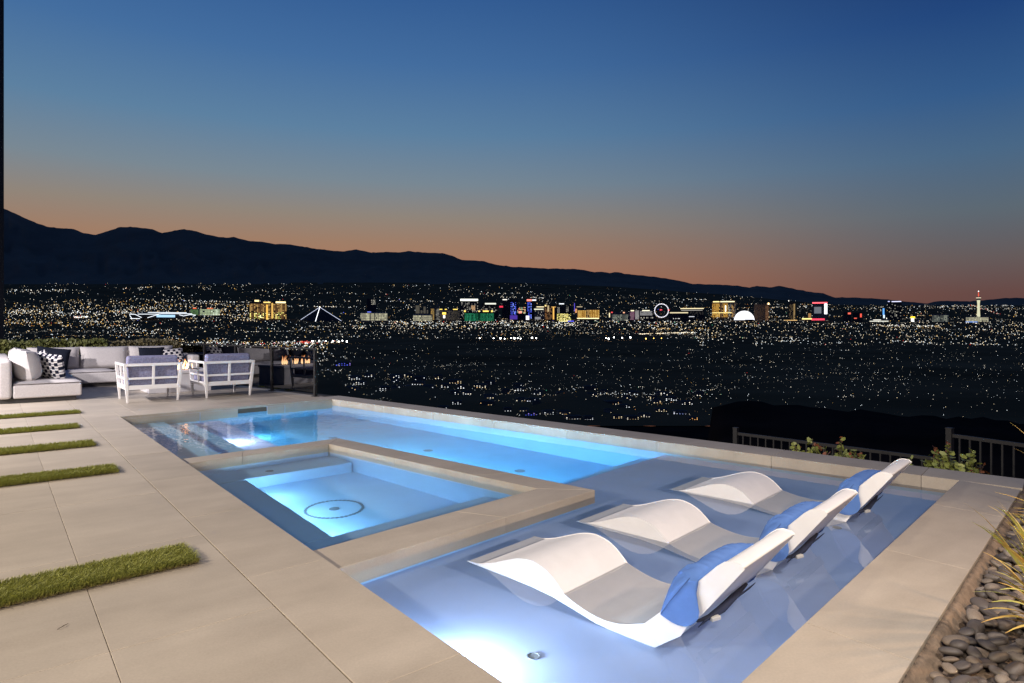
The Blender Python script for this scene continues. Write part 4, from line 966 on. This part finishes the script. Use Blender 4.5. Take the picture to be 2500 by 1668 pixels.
GREYG = [((.55, .62, .55), .22), ((.5, .56, .5), .14), ((.7, .75, .6), .34)]; YEL = [((1, .85, .25), 1.1), ((.8, .8, .2), .6), ((1, .9, .4), 1.6)]; WH = (1, .96, .86)
def skyline():
    T = tower
    T('hotel', 'bronze slab hotel with gold lit crown, nearest to the dark pyramid', 612, 698, 738, 780, 'brown', [(613, 697, 742, 762, 26, 7, .92, DGOLD), (613, 697, 762, 779, 26, 7, .7, DGOLD + YEL)], [(624, 634, 733, 737, (1, .75, .35), 1.6), (644, 660, 737, 740, (1, .66, .2), 1.2), (672, 695, 736, 740, (1, .8, .4), 1.6), (650, 654, 744, 780, (1, .55, .1), .9), (662, 666, 740, 778, (1, .6, .15), .7), (651, 655, 778, 786, (1, .8, .3), 2)])
    T('hotel', 'small floodlit hotel in two pale green blocks beside the stadium', 468, 534, 754, 771, 'cream', [(469, 486, 756, 770, 8, 4, .95, [((.25, .5, .18), .4), ((.3, .55, .2), .28)]), (489, 513, 755, 770, 11, 4, .95, [((.7, .85, .5), .6), ((.75, .9, .55), .45)]), (514, 533, 755, 770, 8, 4, .95, [((.8, .95, .7), 1), ((.7, .85, .55), .6)])], [(474, 482, 752, 754.5, (1, .15, .05), .8), (505, 518, 752, 754.5, (1, .25, .1), .7)])
    T('hotel', 'wide cream floodlit hotel block next to the pyramid', 880, 946, 763, 785, 'cream', [(881, 903, 765, 783, 12, 4, .97, CREAM), (905, 914, 765, 783, 5, 4, .97, CREAM[1:]), (916, 945, 765, 783, 16, 4, .97, CREAM)], [(897, 906, 761, 763, (.2, .25, 1), .9)])
    T('tower', 'slim grey tower standing behind the wide cream hotel', 896, 918, 730, 772, 'dark', [(906, 917, 732, 744, 5, 7, .9, DIMW)])
    T('hotel', 'low cream floodlit block under a cluster of turreted towers', 1008, 1056, 768, 786, 'cream', [(1009, 1029, 770, 784, 11, 3, .97, CREAM), (1031, 1055, 770, 784, 12, 3, .97, CREAM[1:])])
    def turrets(t, X, Z, k, d):
        for a0, a1, vt in ((1014, 1025, 745), (1026, 1032, 757), (1033, 1040, 748), (1041, 1046, 756)):
            mb = MB(); mb.box(X(a0), X(a1), d + 2, d + 30, 0, Z(vt)); mb.build('turret', WALLS['grey'], t)
            r = MB(); c = (X((a0 + a1) / 2), d + 16); r.lathe([((a1 - a0) * k * .55, Z(vt) + .3), (.4, Z(vt - 4))], 10, c); r.build('turret_roof', WALLS['brown'], t)
            wn = MB()
            for j in range(9):
                z0 = Z(vt + 2 + j * 2.2); wn.add([(X(a0 + .8), d + 1.5, z0), (X(a1 - .8), d + 1.5, z0), (X(a1 - .8), d + 1.5, z0 + 1.1 * k), (X(a0 + .8), d + 1.5, z0 + 1.1 * k)], [(0, 1, 2, 3)])
            tag(wn.build('window_floodlight_panes', gl((.75, .68, .5), .16), t), kind='stuff')
    T('hotel', 'castle like cluster of grey turreted towers above a cream block', 1013, 1048, 766, 780, 'grey', extra=turrets)
    def spire(t, X, Z, k, d):
        MB().lathe([(3.6 * k, Z(752)), (3 * k, Z(748)), (.5, Z(740))], 8, (X(1069), d * .5)).build('spire', WALLS['tan'], t)
    T('tower', 'tan tower pair with a pointed spire among the hotels', 1051, 1074, 752, 782, 'tan', [(1052, 1060, 754, 781, 5, 12, .95, [((.9, .55, .15), .5), ((.9, .6, .2), .35)]), (1064, 1073, 754, 781, 4, 12, .9, DIMW)], extra=spire)
    T('hotel', 'broad dim beige hotel with a yellow lit roof line', 1073, 1124, 756, 783, 'grey', [(1074, 1123, 759, 782, 24, 10, .8, [((.4, .34, .26), .16), ((.4, .35, .26), .1)])], [(1073, 1080, 754.5, 756.5, (1, .75, .15), 1.2), (1086, 1091, 754.5, 756.5, (1, .75, .15), 1.2), (1106, 1117, 754.5, 756.5, (1, .75, .15), 1.2), (1080, 1089, 763, 768, (1, .7, .1), 1.6), (1082, 1087, 770, 777, WH, 1.4)])
    T('tower', 'tall dark hotel tower under a long bright white crown', 1124, 1168, 731, 778, 'dark', [(1126, 1167, 738, 776, 18, 14, .35, DIMW), (1150, 1160, 746, 758, 4, 4, .9, [((1, .6, .3), .6)])], [(1124, 1167, 730, 735, (.95, .97, .85), 1.5)])
    T('hotel', 'bright green floodlit hotel in two curved blocks', 1133, 1207, 763, 786, 'dark', [(1134, 1168, 765, 784, 20, 9, .97, GREEN), (1171, 1206, 765, 784, 20, 9, .97, GREEN)], [(1133, 1137, 758, 762, (1, .7, .15), 1.4), (1168, 1171, 758.5, 761.5, (1, .8, .2), 1.4), (1179, 1193, 758.5, 761.5, (1, .75, .15), 1.3), (1199, 1203, 758, 762, (1, .75, .15), 1.3)])
    T('tower', 'dark block with a pale roof bar behind the green hotel', 1176, 1216, 742, 784, 'dark', [(1178, 1214, 747, 762, 14, 5, .4, DIMW + [((1, .55, .25), .5)])], [(1184, 1211, 740, 743.5, (.9, .92, .8), .9), (1219, 1228, 747, 751, (1, .05, .1), .8)])
    T('tower', 'dark glass tower with scattered blue windows and a white top sign', 1226, 1264, 732, 780, 'dark', [(1246, 1260, 738, 779, 5, 18, .5, BLUES)], [(1227, 1238, 730.5, 733, WH, 1.0)])
    T('tower', 'slender dark tower with a red and white sign on its roof and blue windows', 1284, 1310, 735, 781, 'dark', [(1287, 1298, 738, 778, 4, 16, .6, BLUES)], [(1286, 1298, 731, 735.5, (1, .25, .2), 1.3), (1299, 1309, 731.5, 734.5, (.95, .95, 1), 1.1), (1281, 1292, 771, 781, (.92, .9, 1), 1.2)])
    T('hotel', 'small block with stacked coloured signs between two blue windowed towers', 1262, 1284, 748, 784, 'dark', [(1263, 1283, 750, 766, 8, 7, .5, [((1, .8, .4), .9), ((1, .3, .2), .8), ((.6, .9, .6), .6)])], [(1245, 1263, 770, 780, (.2, .1, .9), .3), (1266, 1274, 760, 765, (1, .35, .25), 1.0), (1267, 1270, 784, 786, (1, .1, .1), 1.2)])
    T('hotel', 'dim hotel with bars of white light along its roof', 1304, 1330, 752, 782, 'grey', [(1306, 1328, 758, 772, 9, 5, .3, DIMW)], [(1310, 1328, 748.5, 750.5, (1, .85, .5), 1.1), (1304, 1327, 754, 756.5, (.95, .95, .7), .9), (1306, 1320, 774, 780, (.5, .5, .55), .4)])
    T('hotel', 'reddish tan towers with one orange lit stripe down the front', 1329, 1358, 748, 782, 'brown', [(1329, 1347, 752, 780, 9, 12, .7, [((.8, .35, .12), .3), ((.7, .4, .2), .22)])], [(1330, 1334, 744.5, 748.5, (1, .75, .3), 1.0), (1336.5, 1340.5, 746, 761, (.85, .65, .35), .5), (1349.5, 1353, 749, 780, (1, .55, .12), .85), (1346, 1357, 749, 750.5, (1, .6, .2), .7)])
    T('hotel', 'dark hotel with a lattice of yellow windows over its lower half', 1359, 1395, 749, 785, 'dark', [(1360, 1394, 766, 784, 18, 10, .72, YEL), (1361, 1366, 750, 764, 3, 6, .9, DIMW), (1382, 1388, 749, 762, 3, 6, .9, DIMW)], [(1365, 1377, 741, 743, (.9, .95, 1), 1.3), (1366, 1386, 784, 786.5, (1, .9, .4), 1.6), (1386, 1401, 783.5, 787.5, (.12, .12, 1), 1.3)])
    T('hotel', 'broad golden floodlit hotel left of the big wheel', 1404, 1464, 755, 779, 'tan', [(1410, 1431, 758, 777, 11, 8, .98, GOLD), (1432, 1438, 757, 777, 3, 8, .9, DGOLD), (1439, 1463, 757, 777, 13, 8, .98, GOLD), (1404, 1409, 754, 764, 2, 4, .9, [((1, .45, .2), .9)])], [(1408, 1422, 748.5, 750, (1, .8, .5), .6), (1402, 1403.5, 740, 760, (.15, .1, .9), .7), (1409, 1462, 776.5, 778.5, (1, .9, .5), 1.3)])
    T('hotel', 'greenish grey hotel with red roof signs', 1486, 1536, 763, 784, 'grey', [(1494, 1534, 768, 783, 18, 5, .9, GREYG)], [(1487, 1489.5, 764, 775, (1, .85, .5), 1.0), (1492, 1496, 761.5, 764, (1, .1, .1), 1.0), (1521, 1525, 762, 765, (1, .5, .3), 1.0)])
    T('hotel', 'pinkish lit hotel wing beside a white wing', 1537, 1561, 758, 782, 'grey', [(1538, 1549, 761, 781, 6, 7, .8, [((.7, .3, .5), .34), ((.8, .5, .6), .28)]), (1551, 1560, 758, 780, 5, 8, .95, [((.85, .8, .78), .5), ((.8, .75, .75), .36)])], [(1540, 1548, 757.5, 760, (1, .9, .6), 1.2)])
    T('hotel', 'white floodlit hotel wing next to the big wheel', 1562, 1593, 758, 773, 'cream', [(1563, 1592, 760, 771, 15, 5, .96, [((.75, .74, .74), .42), ((.7, .7, .7), .32)])], [(1568, 1586, 757.5, 759.5, (1, .95, .7), 1.2)])
    T('hall', 'low dark hall in front of the white hotel wing', 1562, 1600, 771, 785, 'dark', [(1564, 1598, 774, 782, 10, 2, .3, DIMW)])
    T('hotel', 'low dark hotel with a long pale roof line right of the big wheel', 1634, 1681, 764, 787, 'dark', [(1638, 1660, 777, 779, 8, 1, .7, [((.9, .9, .85), .9)])], [(1636, 1679, 762.5, 765, (.95, .82, .5), .8)])
    T('hotel', 'dark slab hotel with two lines of light along the top', 1662, 1718, 754, 783, 'dark', [(1664, 1716, 761, 781, 22, 8, .25, [((.3, .28, .26), .12)])], [(1662, 1717, 752.5, 754.5, (1, .85, .5), 1.0), (1664, 1714, 757, 758.5, (.7, .66, .6), .5), (1673, 1695, 772.5, 774, (.9, .92, 1), .8)])
    T('hotel', 'tall golden hotel with a bright vertical line, left of the glowing dome', 1739, 1797, 737, 777, 'tan', [(1740, 1758, 741, 775, 9, 13, .95, GOLD), (1759, 1765, 741, 775, 3, 13, .9, DGOLD), (1766, 1776, 741, 775, 5, 13, .97, GOLD), (1777, 1795, 742, 775, 9, 13, .75, DIMW + DGOLD)], [(1742, 1757, 735.5, 738, (1, .8, .35), 1.3), (1759, 1792, 735.5, 738, (1, .85, .5), 1.3), (1770, 1772.5, 746, 761, (1, .95, .7), 2), (1740, 1785, 763, 764.5, (1, .8, .3), 1.2)])
    T('tower', 'brown dark tower right of the glowing dome with one bright lamp at its edge', 1842, 1875, 743, 783, 'brown', [(1844, 1873, 746, 780, 12, 12, .5, [((.35, .2, .14), .10), ((.4, .25, .15), .08)]), (1868, 1875, 746, 782, 3, 14, .8, [((.8, .4, .2), .22)])], [(1873.5, 1876.5, 740, 744, (1, .7, .3), 4)])
    T('tower', 'narrow bronze tower standing alone between the brown tower and the white screen', 1926, 1941, 739, 783, 'brown', [(1927, 1937, 743, 781, 5, 14, .6, [((.5, .36, .2), .16)]), (1937, 1940.5, 742, 782, 2, 14, .9, [((.9, .6, .25), .45)])], [(1925.5, 1927, 733, 736, WH, 1.5), (1915, 1945, 781.5, 783, (1, .6, .2), .9)])
    T('tower', 'pale tower with a red roof bar and a tall glaring white screen', 1985, 2018, 741, 783, 'grey', [(1986, 2008, 747, 768, 1, 1, 1, [((.40, .44, .52), .30)])], [(1985, 2018, 738, 741, (1, .12, .15), 1.6), (2011.5, 2017.5, 742, 767, (.95, .95, 1), 2.2), (1983, 2012, 778, 782, (1, .06, .12), 1.2), (1962, 1984, 777, 780, (1, .85, .3), 1.2), (1976, 1982, 765, 776, (.8, .4, .15), .4)])
    T('tower', 'dark block with a small red sign', 2060, 2077, 763, 786, 'dark', (), [(2070, 2076, 763.5, 767.5, (1, .15, .1), 1.0)]); T('tower', 'dark block with two red signs low on its front', 2083, 2103, 764, 786, 'dark', (), [(2099, 2102.5, 766, 775, (1, .12, .08), .9), (2086, 2092, 776, 778.5, (1, .15, .1), .8)])
    T('tower', 'slim tower with a blue lit edge', 2154, 2163, 754, 783, 'dark', (), [(2155.5, 2159, 753, 769, (.12, .4, 1), 1.0), (2156.5, 2160, 769, 777, (.75, .9, 1), 1.0)])
    T('tower', 'tallest dark glass tower with a thin blue white crown', 2170, 2199, 737, 781, 'dark', [(2172, 2198, 742, 778, 9, 14, .14, DIMW)], [(2170, 2174, 735, 737, (.6, .62, 1), 1.1), (2178, 2198, 735.5, 737.5, (.7, .72, 1), 1.2), (2166, 2168, 776, 783, WH, 1.4)])
    T('hall', 'long low white lit hall at the foot of the dark glass tower', 2126, 2168, 780, 786, 'cream', (), [(2134, 2150, 780.5, 782, WH, 1.1), (2126, 2166, 783.5, 785.5, (.9, .92, .8), .8)])
    T('sign_tower', 'small sign block in yellow over white', 2223, 2234, 773, 787, 'dark', (), [(2224, 2233, 773, 777.5, (1, .75, .05), 1.6), (2225, 2231, 778, 785, (1, .97, .9), 1.8)], cat='sign')
    T('hotel', 'grey green glass hotel between the yellow sign and the observation tower', 2278, 2313, 768, 787, 'grey', [(2279, 2312, 770, 786, 14, 5, .92, GREYG)])
skyline()
def pyramid():
    Y = dist_of(785); k = Y / F; p = on_ground(771, 785, -2); t = thing('pyramid_hotel', p, 0, 'dark glass pyramid with white lit edges', 'pyramid')
    h = (785 - 749) * k; X = lambda u: (u - 771) * k
    A, Lc, Rc, Fc, Bc = (X(776), 55, h), (X(729), 55, (785 - 780) * k), (X(831), 75, 0), (X(770), 0, 0), (X(788), 150, 0)
    MB().add([A, Lc, Rc, Fc, Bc], [(3, 2, 0), (1, 3, 0), (2, 4, 0), (4, 1, 0)]).build('wall', WALLS['dark'], t)
    m = gl((.72, .78, 1), 1.1); m2 = gl((.9, .93, 1), 1.8)
    for q, mm, r in ((Lc, m, .42), (Rc, m, .45), (Fc, m2, .7)): MB().tube([Vector(A) + Vector((0, -1, 0)), Vector(q) + Vector((0, -1, 0))], r * k, 6).build('edge_light', mm, t)
    MB().lathe([(1.6 * k, h - 1), (1.2 * k, h + 1.2 * k)], 8, (A[0], A[1])).build('beacon', gl((1, .9, .7), 3), t)
pyramid()
def stadium():
    Y = dist_of(779); k = Y / F; p = on_ground(395, 779, -1); t = thing('stadium', p, R(29), 'dark oval stadium outlined by thin white light lines', 'stadium')
    w = 68 * k; mb = MB(); b = 0; n = 40
    for q, z in ((.92, 0), (1.0, 7), (1.0, 10), (.72, 15), (.3, 17)):
        for i in range(n): mb.v.append((w * q * math.cos(6.2832 * i / n), w * .45 * q * math.sin(6.2832 * i / n), z * k))
    for j in range(4):
        for i in range(n): mb.f.append([j * n + i, j * n + (i + 1) % n, (j + 1) * n + (i + 1) % n, (j + 1) * n + i]); mb.m.append(0)
    mb.f.append([4 * n + i for i in range(n)]); mb.m.append(0); mb.build('bowl', WALLS['dark'], t)
    m = gl((.88, .94, 1), 1.5)
    def line(pts, nm='light_line', mm=m, r=.55): MB().tube([Vector(((u - 395) * k, -w * .47, (779 - v) * k)) for u, v in pts], r * k, 5).build(nm, mm, t)
    for pts in ([(366, 763.5), (448, 763.5)], [(345, 768), (386, 767.5), (396, 766), (460, 766)], [(328, 768.5), (340, 768.5), (353, 776)], [(329, 771), (333, 778)], [(365, 776.5), (388, 768)], [(330, 778.5), (350, 778.5)], [(432, 768.5), (441, 771.5), (455, 768), (468, 769), (462, 772)]): line(pts)
    MB().box((384 - 395) * k, (423 - 395) * k, -w * .48, -w * .475, (779 - 775) * k, (779 - 769) * k).build('screen', gl((.45, .72, 1), .9), t)
stadium()
def wheel():
    Y = dist_of(777); k = Y / F; p = on_ground(1615, 777, 0); t = thing('ferris_wheel', p, -math.atan2(1615 - U0, F), 'giant observation wheel ringed with white lights', 'ferris wheel'); r, c = 16 * k, (777 - 758.5) * k
    MB().tube([(r * math.cos(6.2832 * i / 48), 0, c + r * math.sin(6.2832 * i / 48)) for i in range(49)], .7 * k, 6, False).build('rim', gl((.86, .84, 1), .9), t)
    cm = MB().lathe([(.3, -.8 * k), (.9 * k, -.4 * k), (.9 * k, .4 * k), (.3, .8 * k)], 8).mesh('cabin', gl((1, .98, 1), 1.6))
    for i in range(28):
        o = bpy.data.objects.new('cabin', cm); COL.link(o); o.parent = t; o.location = (r * 1.04 * math.cos(6.2832 * i / 28), -1, c + r * 1.04 * math.sin(6.2832 * i / 28))
    sp = MB()
    for i in range(14): sp.tube([(0, 0, c), (r * math.cos(6.2832 * i / 14), 0, c + r * math.sin(6.2832 * i / 14))], .07 * k, 4)
    sp.build('spokes', WALLS['dark'], t); MB().lathe([(1.2 * k, c - 1 * k), (1.2 * k, c + 1 * k)], 10).build('hub', WALLS['grey'], t)
    for sx in (-1, 1): MB().tube([(sx * 9 * k, 8, 0), (0, 2, c)], .45 * k, 6).build('leg', WALLS['grey'], t)
    MB().box(-4 * k, 1.5 * k, -3, -1, c + .2 * k, c + 3 * k).build('sign', gl((1, .08, .12), 1.0), t); MB().box(15 * k, 19 * k, -3, -1, c - .5 * k, c + 2.5 * k).build('sign', gl((1, .1, .12), 1.0), t)
wheel()
def dome():
    Y = dist_of(784); k = Y / F; p = on_ground(1817, 784, 0); t = thing('glowing_dome', p, 0, 'huge glowing white sphere like dome among the hotels', 'dome'); r = 23.5 * k; n = 14
    prof = [(r * math.cos(a), 1.5 * k + r * math.sin(a)) for a in [R(-4 + 94 * i / n) for i in range(n)]] + [(.5, 1.5 * k + r)]
    MB().lathe(prof, 40).build('led_shell', gl((.93, .94, 1), 1.25), t, smooth=True); MB().lathe([(r * 1.05, -2), (r * 1.05, 2.2 * k), (r * .9, 2.4 * k)], 40).build('podium', WALLS['dark'], t)
    MB().box(-8 * k, 12 * k, -r * 1.25, -r * 1.08, -2, 3.4 * k).build('entrance_block', WALLS['dark'], t)
dome()
def obs_tower():
    Y = dist_of(786); k = Y / F; p = on_ground(2389, 786, 0); t = thing('observation_tower', p, 0, 'slender white lit observation tower with a red lit spire', 'tower'); z = lambda v: (786 - v) * k
    sh = gl((.95, .92, .62), .62)
    MB().lathe([(4.2 * k, z(786)), (3.4 * k, z(772)), (2.6 * k, z(755)), (2.5 * k, z(742)), (3.4 * k, z(733))], 12).build('shaft', sh, t)
    MB().lathe([(3.4 * k, z(733)), (4.6 * k, z(730)), (4.8 * k, z(727)), (4.0 * k, z(725.5)), (1.6 * k, z(724))], 14).build('pod', WALLS['cream'], t); MB().lathe([(4.85 * k, z(728.2)), (4.85 * k, z(727))], 14).build('pod_light', gl((1, .85, .6), 1.2), t)
    MB().lathe([(1.3 * k, z(724)), (.9 * k, z(717)), (.3 * k, z(711))], 8).build('spire', gl((1, .14, .08), .75), t); MB().lathe([(.8 * k, z(712.5)), (.8 * k, z(710.5))], 8).build('beacon', gl((1, .9, .85), 3), t)
    T2 = tower('hotel', 'cream floodlit hotel wing left of the observation tower', 2360, 2386, 774, 787, 'cream', [(2361, 2385, 775, 785, 14, 3, .97, CREAM)], [(2360, 2384, 785.5, 787, (.2, .4, 1), 1.0)]); tower('hotel', 'cream floodlit hotel wing right of the observation tower', 2393, 2412, 774, 787, 'cream', [(2394, 2411, 775, 786, 10, 3, .97, CREAM)])
obs_tower()
def masts():
    m = gl((1, 1, .96), 12); ma = gl((1, .62, .12), 6); me = None
    for i, (u, v, am) in enumerate([(763, 833, 0), (779, 832, 0), (795, 833, 0), (813, 833, 0), (827, 834, 0), (836, 832, 0), (847, 834, 0), (1171, 826, 0), (1205, 826, 0), (1222, 826, 0), (1232, 827, 0), (1248, 825, 0), (1256, 826, 0), (1264, 826, 0), (1271, 827, 0), (1299, 825, 0), (1309, 826, 0), (1479, 825, 0), (1486, 827, 0), (1499, 824, 0), (1519, 825, 0), (1539, 824, 0), (1596, 826, 1), (1615, 826, 1), (1577, 827, 1)]):
        vb = v + 6; Y = dist_of(vb); k = Y / F; p = on_ground(u, vb); t = thing('floodlight_mast', p, 0, 'tall mast with an amber sports ground lamp' if am else 'tall mast with a glaring white floodlight over a dark field', 'floodlight', 'amber floodlight masts on the plain' if am else 'white floodlight masts on the plain')
        MB().tube([(0, 0, 0), (0, 0, 5.6 * k)], .12 * k, 5).build('mast', WALLS['dark'], t); s = (1.2 if i % 3 else 1.8) * (.8 if am else 1)
        MB().lathe([(.3 * k, (6 - s) * k), (s * .8 * k, (6 - s * .55) * k), (s * k, 6 * k), (s * .8 * k, (6 + s * .55) * k), (.2 * k, (6 + s) * k)], 10).build('lamp_head', ma if am else m, t)
masts()
def houses():
    rng = random.Random(31); roof = surf('tile_roof', (.05, .035, .03), .9); wl = [surf('stucco_' + str(i), c, .9) for i, c in enumerate(((.16, .13, .10), (.12, .10, .085), (.2, .18, .15)))]
    glows = [gl((1, .82, .5), 1.3), gl((1, .92, .75), 1.6), gl((.9, .96, 1), 1.5), gl((1, .6, .25), 1.0)]; bl = gl((.10, .14, 1), 1.6); te = gl((.5, .8, .85), .8)
    fixed = [(838, 893, 38, 'blue', 'villa lit in blue and violet on the dark knoll'), (865, 927, 30, 'white', 'house with a row of broad white windows below the knoll'), (900, 921, 22, 'white', 'small house with stacked white windows on the slope'), (876, 939, 30, 'white', 'flat house with white window strips under the knoll'), (938, 957, 26, 'cool', 'house with cold blue white lights'), (1010, 951, 60, 'warm', 'long house with a string of warm windows'), (1140, 964, 24, 'white', 'house with a bright white window wall'), (1297, 1014, 34, 'blue', 'house lit deep blue at the edge of the pool wall'), (1400, 1024, 40, 'white', 'large house with many white windows close to the pool wall'), (1438, 1025, 24, 'cool', 'house with cold white lights beside the large white windowed house'), (1508, 1022, 24, 'warm', 'house with an amber lit terrace low on the slope'), (1545, 1024, 34, 'warm', 'house with warm windows low on the slope, last before the dark ground'), (1660, 1011, 34, 'bluew', 'terrace lit blue white near the dark shoulder'), (1693, 1025, 26, 'orange', 'orange lit garden wall house by the dark shoulder'), (1300, 982, 30, 'bluew', 'house with a cluster of pale blue lamps'), (1240, 1004, 20, 'cool', 'small house with bluish white windows above the pool wall'), (1615, 1005, 30, 'warm', 'house with a warm lit eave in the middle of the slope'), (1500, 990, 40, 'warm', 'house with many small warm lamps'), (1080, 1000, 26, 'teal', 'house with floodlit trees above the pool wall corner')]
    spots = [(u, v, w, c, lab, None) for u, v, w, c, lab in fixed]
    tries = 0
    while len(spots) < 62 and tries < 4000:
        tries += 1; u, v = rng.uniform(845, 1715), rng.uniform(918, 1022)
        lo = interp(u, [(829, 905), (1000, 915), (1250, 940), (1715, 962)]); hi = interp(u, [(829, 958), (1250, 1010), (1715, 1068)])
        if not lo < v < hi - 4 or any(abs(u - a[0]) < 24 and abs(v - a[1]) < 9 for a in spots): continue
        if 1330 < u < 1560 and 985 < v < 1008 and rng.random() < .7: continue
        c = rng.choice(['warm', 'warm', 'white', 'cool', 'warm']); cn = {'warm': 'warm amber', 'white': 'creamy white', 'cool': 'cold white'}[c]
        spots.append((u, v, rng.uniform(18, 34), c, 'small dark house with a few %s windows on the slope below' % cn, 'houses with %s windows on the slope' % cn))
    for u, v, wpx, c, lab, grp in spots:
        Y = dist_of(v); k = Y / F; p = on_ground(u, v, -.3); w, h, d = wpx * k, rng.uniform(7, 10) * k, wpx * k * .6
        t = thing('hillside_house', p, rng.uniform(-.3, .3), lab, 'house', grp)
        MB().box(-w / 2, w / 2, 0, d, 0, h).build('wall', rng.choice(wl), t); MB().add([(-w * .55, -.05 * d, h + .01), (w * .55, -.05 * d, h + .01), (w * .55, d * 1.05, h + .01), (-w * .55, d * 1.05, h + .01), (-w * .25, d / 2, h + 2.6 * k), (w * .25, d / 2, h + 2.6 * k)], [(0, 1, 5, 4), (1, 2, 5), (2, 3, 4, 5), (3, 0, 4), (3, 2, 1, 0)]).build('roof', roof, t)
        mats = {'blue': [bl, bl, gl((.45, .3, 1), 1.2)], 'bluew': [gl((.35, .45, 1), 1.4), gl((.8, .85, 1), 1.3)], 'white': [glows[1], glows[2]], 'cool': [glows[2]], 'warm': [glows[0], glows[0], glows[3], glows[1]], 'orange': [glows[3], gl((1, .5, .15), 1.4)], 'teal': [te, glows[2]]}[c]
        nw = max(2, int(wpx / 6))
        for i in range(nw):
            for j in range(2 if rng.random() < .5 else 1):
                if grp and rng.random() < .35: continue
                x = (-.5 + (i + .5) / nw) * w; ww, wh = rng.uniform(1.0, 2.3) * k, rng.uniform(.9, 1.7) * k; z0 = (1.2 + 3.6 * j) * k
                if z0 + wh > h: continue
                f = MB().box(x - ww / 2 - .2, x + ww / 2 + .2, -.10, -.01, z0 - .2, z0 + wh + .2).build('window', wl[0], t); MB().box(x - ww / 2, x + ww / 2, -.16, -.11, z0, z0 + wh).build('pane', rng.choice(mats), f)
houses()

# ------------------------------------------------------------------ lamps: house eave downlights behind the view, one unseen lamp added over the shelf, pool and spa lights
def aim(o, tgt): o.rotation_euler = (Vector(tgt) - o.location).to_track_quat('-Z', 'Y').to_euler()
def spot(p, tgt, W, col, ang=110, blend=1, size=.12):
    d = bpy.data.lights.new('unseen_downlight', 'SPOT'); d.energy = W; d.color = col; d.spot_size = R(ang); d.spot_blend = blend; d.shadow_soft_size = size; d.cycles.is_caustics_light = True
    o = bpy.data.objects.new('unseen_downlight', d); COL.link(o); o.location = p; aim(o, tgt); return o
def bulb(p, W, col, size=.06, name='pool_lamp'):
    d = bpy.data.lights.new(name, 'POINT'); d.energy = W; d.color = col; d.shadow_soft_size = size; d.cycles.use_multiple_importance_sampling = False; o = bpy.data.objects.new(name, d); COL.link(o); o.location = p; return o
WARM, NEUT = (1, .86, .68), (1, .93, .95)
spot(D(3.0, -2.6, 3.2), D(.2, .8, 0), 780, WARM, 135)
spot(D(2.3, 1.7, 3.3), D(-1.6, 2.6, 0), 500, (1, .92, .86), 125)  # unseen overhead lamp, added to brighten the shelf floor through the water
spot(D(-1.5, -5.2, 3.2), D(-2.5, -.6, 0), 1000, WARM, 135)
spot(D(-6.0, -5.2, 3.2), D(-6.0, .4, 0), 1050, WARM, 135)
spot(D(-9.2, -5.2, 3.2), D(-10.5, .6, 0), 2050, NEUT, 135)
spot(D(-13.0, -5.0, 3.2), D(-14.5, .8, 0), 2050, NEUT, 135)
spot(D(3.6, 3.4, 2.8), D(.7, 1.6, 0), 330, (1, .66, .40), 110)
PB = (.27, .72, 1)
def pool_light(s, e, z, ds, de, W, dz=0, col=None):
    fx = MB().lathe([(.085, -.012), (.085, .004), (.06, .010), (.01, .012)], 20); o = fx.build('pool_light', gl((.85, .95, 1), 6), pool if e > -9 else pool); o.location = (s, e, z)
    o.rotation_euler = Vector((ds, de, 0)).to_track_quat('Z', 'Y').to_euler()
    bulb(D(s + ds * .05, e + de * .05, z + dz), W, col or PB, .035)
pool_light(-.55, .012, -.255, 0, 1, 40, col=(.72, .85, 1))
pool_light(-3.3, 2.42, -.80, .16, .98, 95)
pool_light(-4.6, 2.20, -.80, .16, .98, 95)
pool_light(-5.7, 2.02, -.80, .16, .98, 95)
pool_light(-8.3, 1.512, -1.1, 0, 1, 22)
pool_light(-6.9, 1.512, -1.1, 0, 1, 22)
pool_light(-5.97, 1.75, -.70, -1, 0, 40)
for q in (-4.6, -3.9, -3.25): bulb(D(q, .60, -.70), 13, (.56, .90, 1), .04, 'spa_lamp')
bulb(D(-7.55, 1.02, -.66), 42, (.9, .96, 1), .03, 'step_lamp')
d2 = bpy.data.lights.new('shelf_lamp', 'SPOT'); d2.energy = 22; d2.color = (.86, .93, 1); d2.spot_size = R(150); d2.spot_blend = 1; d2.shadow_soft_size = .05
o = bpy.data.objects.new('shelf_lamp', d2); COL.link(o); o.location = D(-.5, .05, -.20); aim(o, D(-.47, .42, -.345))

# the house lamps also light the pool's floor through the water surface
water.cycles.is_caustics_caster = True
for q in water.data.polygons: q.use_smooth = True        # shadow caustics need smooth shading; every face has corners of its own and stays flat
for o in bpy.data.objects:
    if o.type == 'MESH' and o.parent and o.parent.name.split('.')[0] in ('swimming_pool', 'spa', 'pool_lounger'): o.cycles.is_caustics_receiver = True
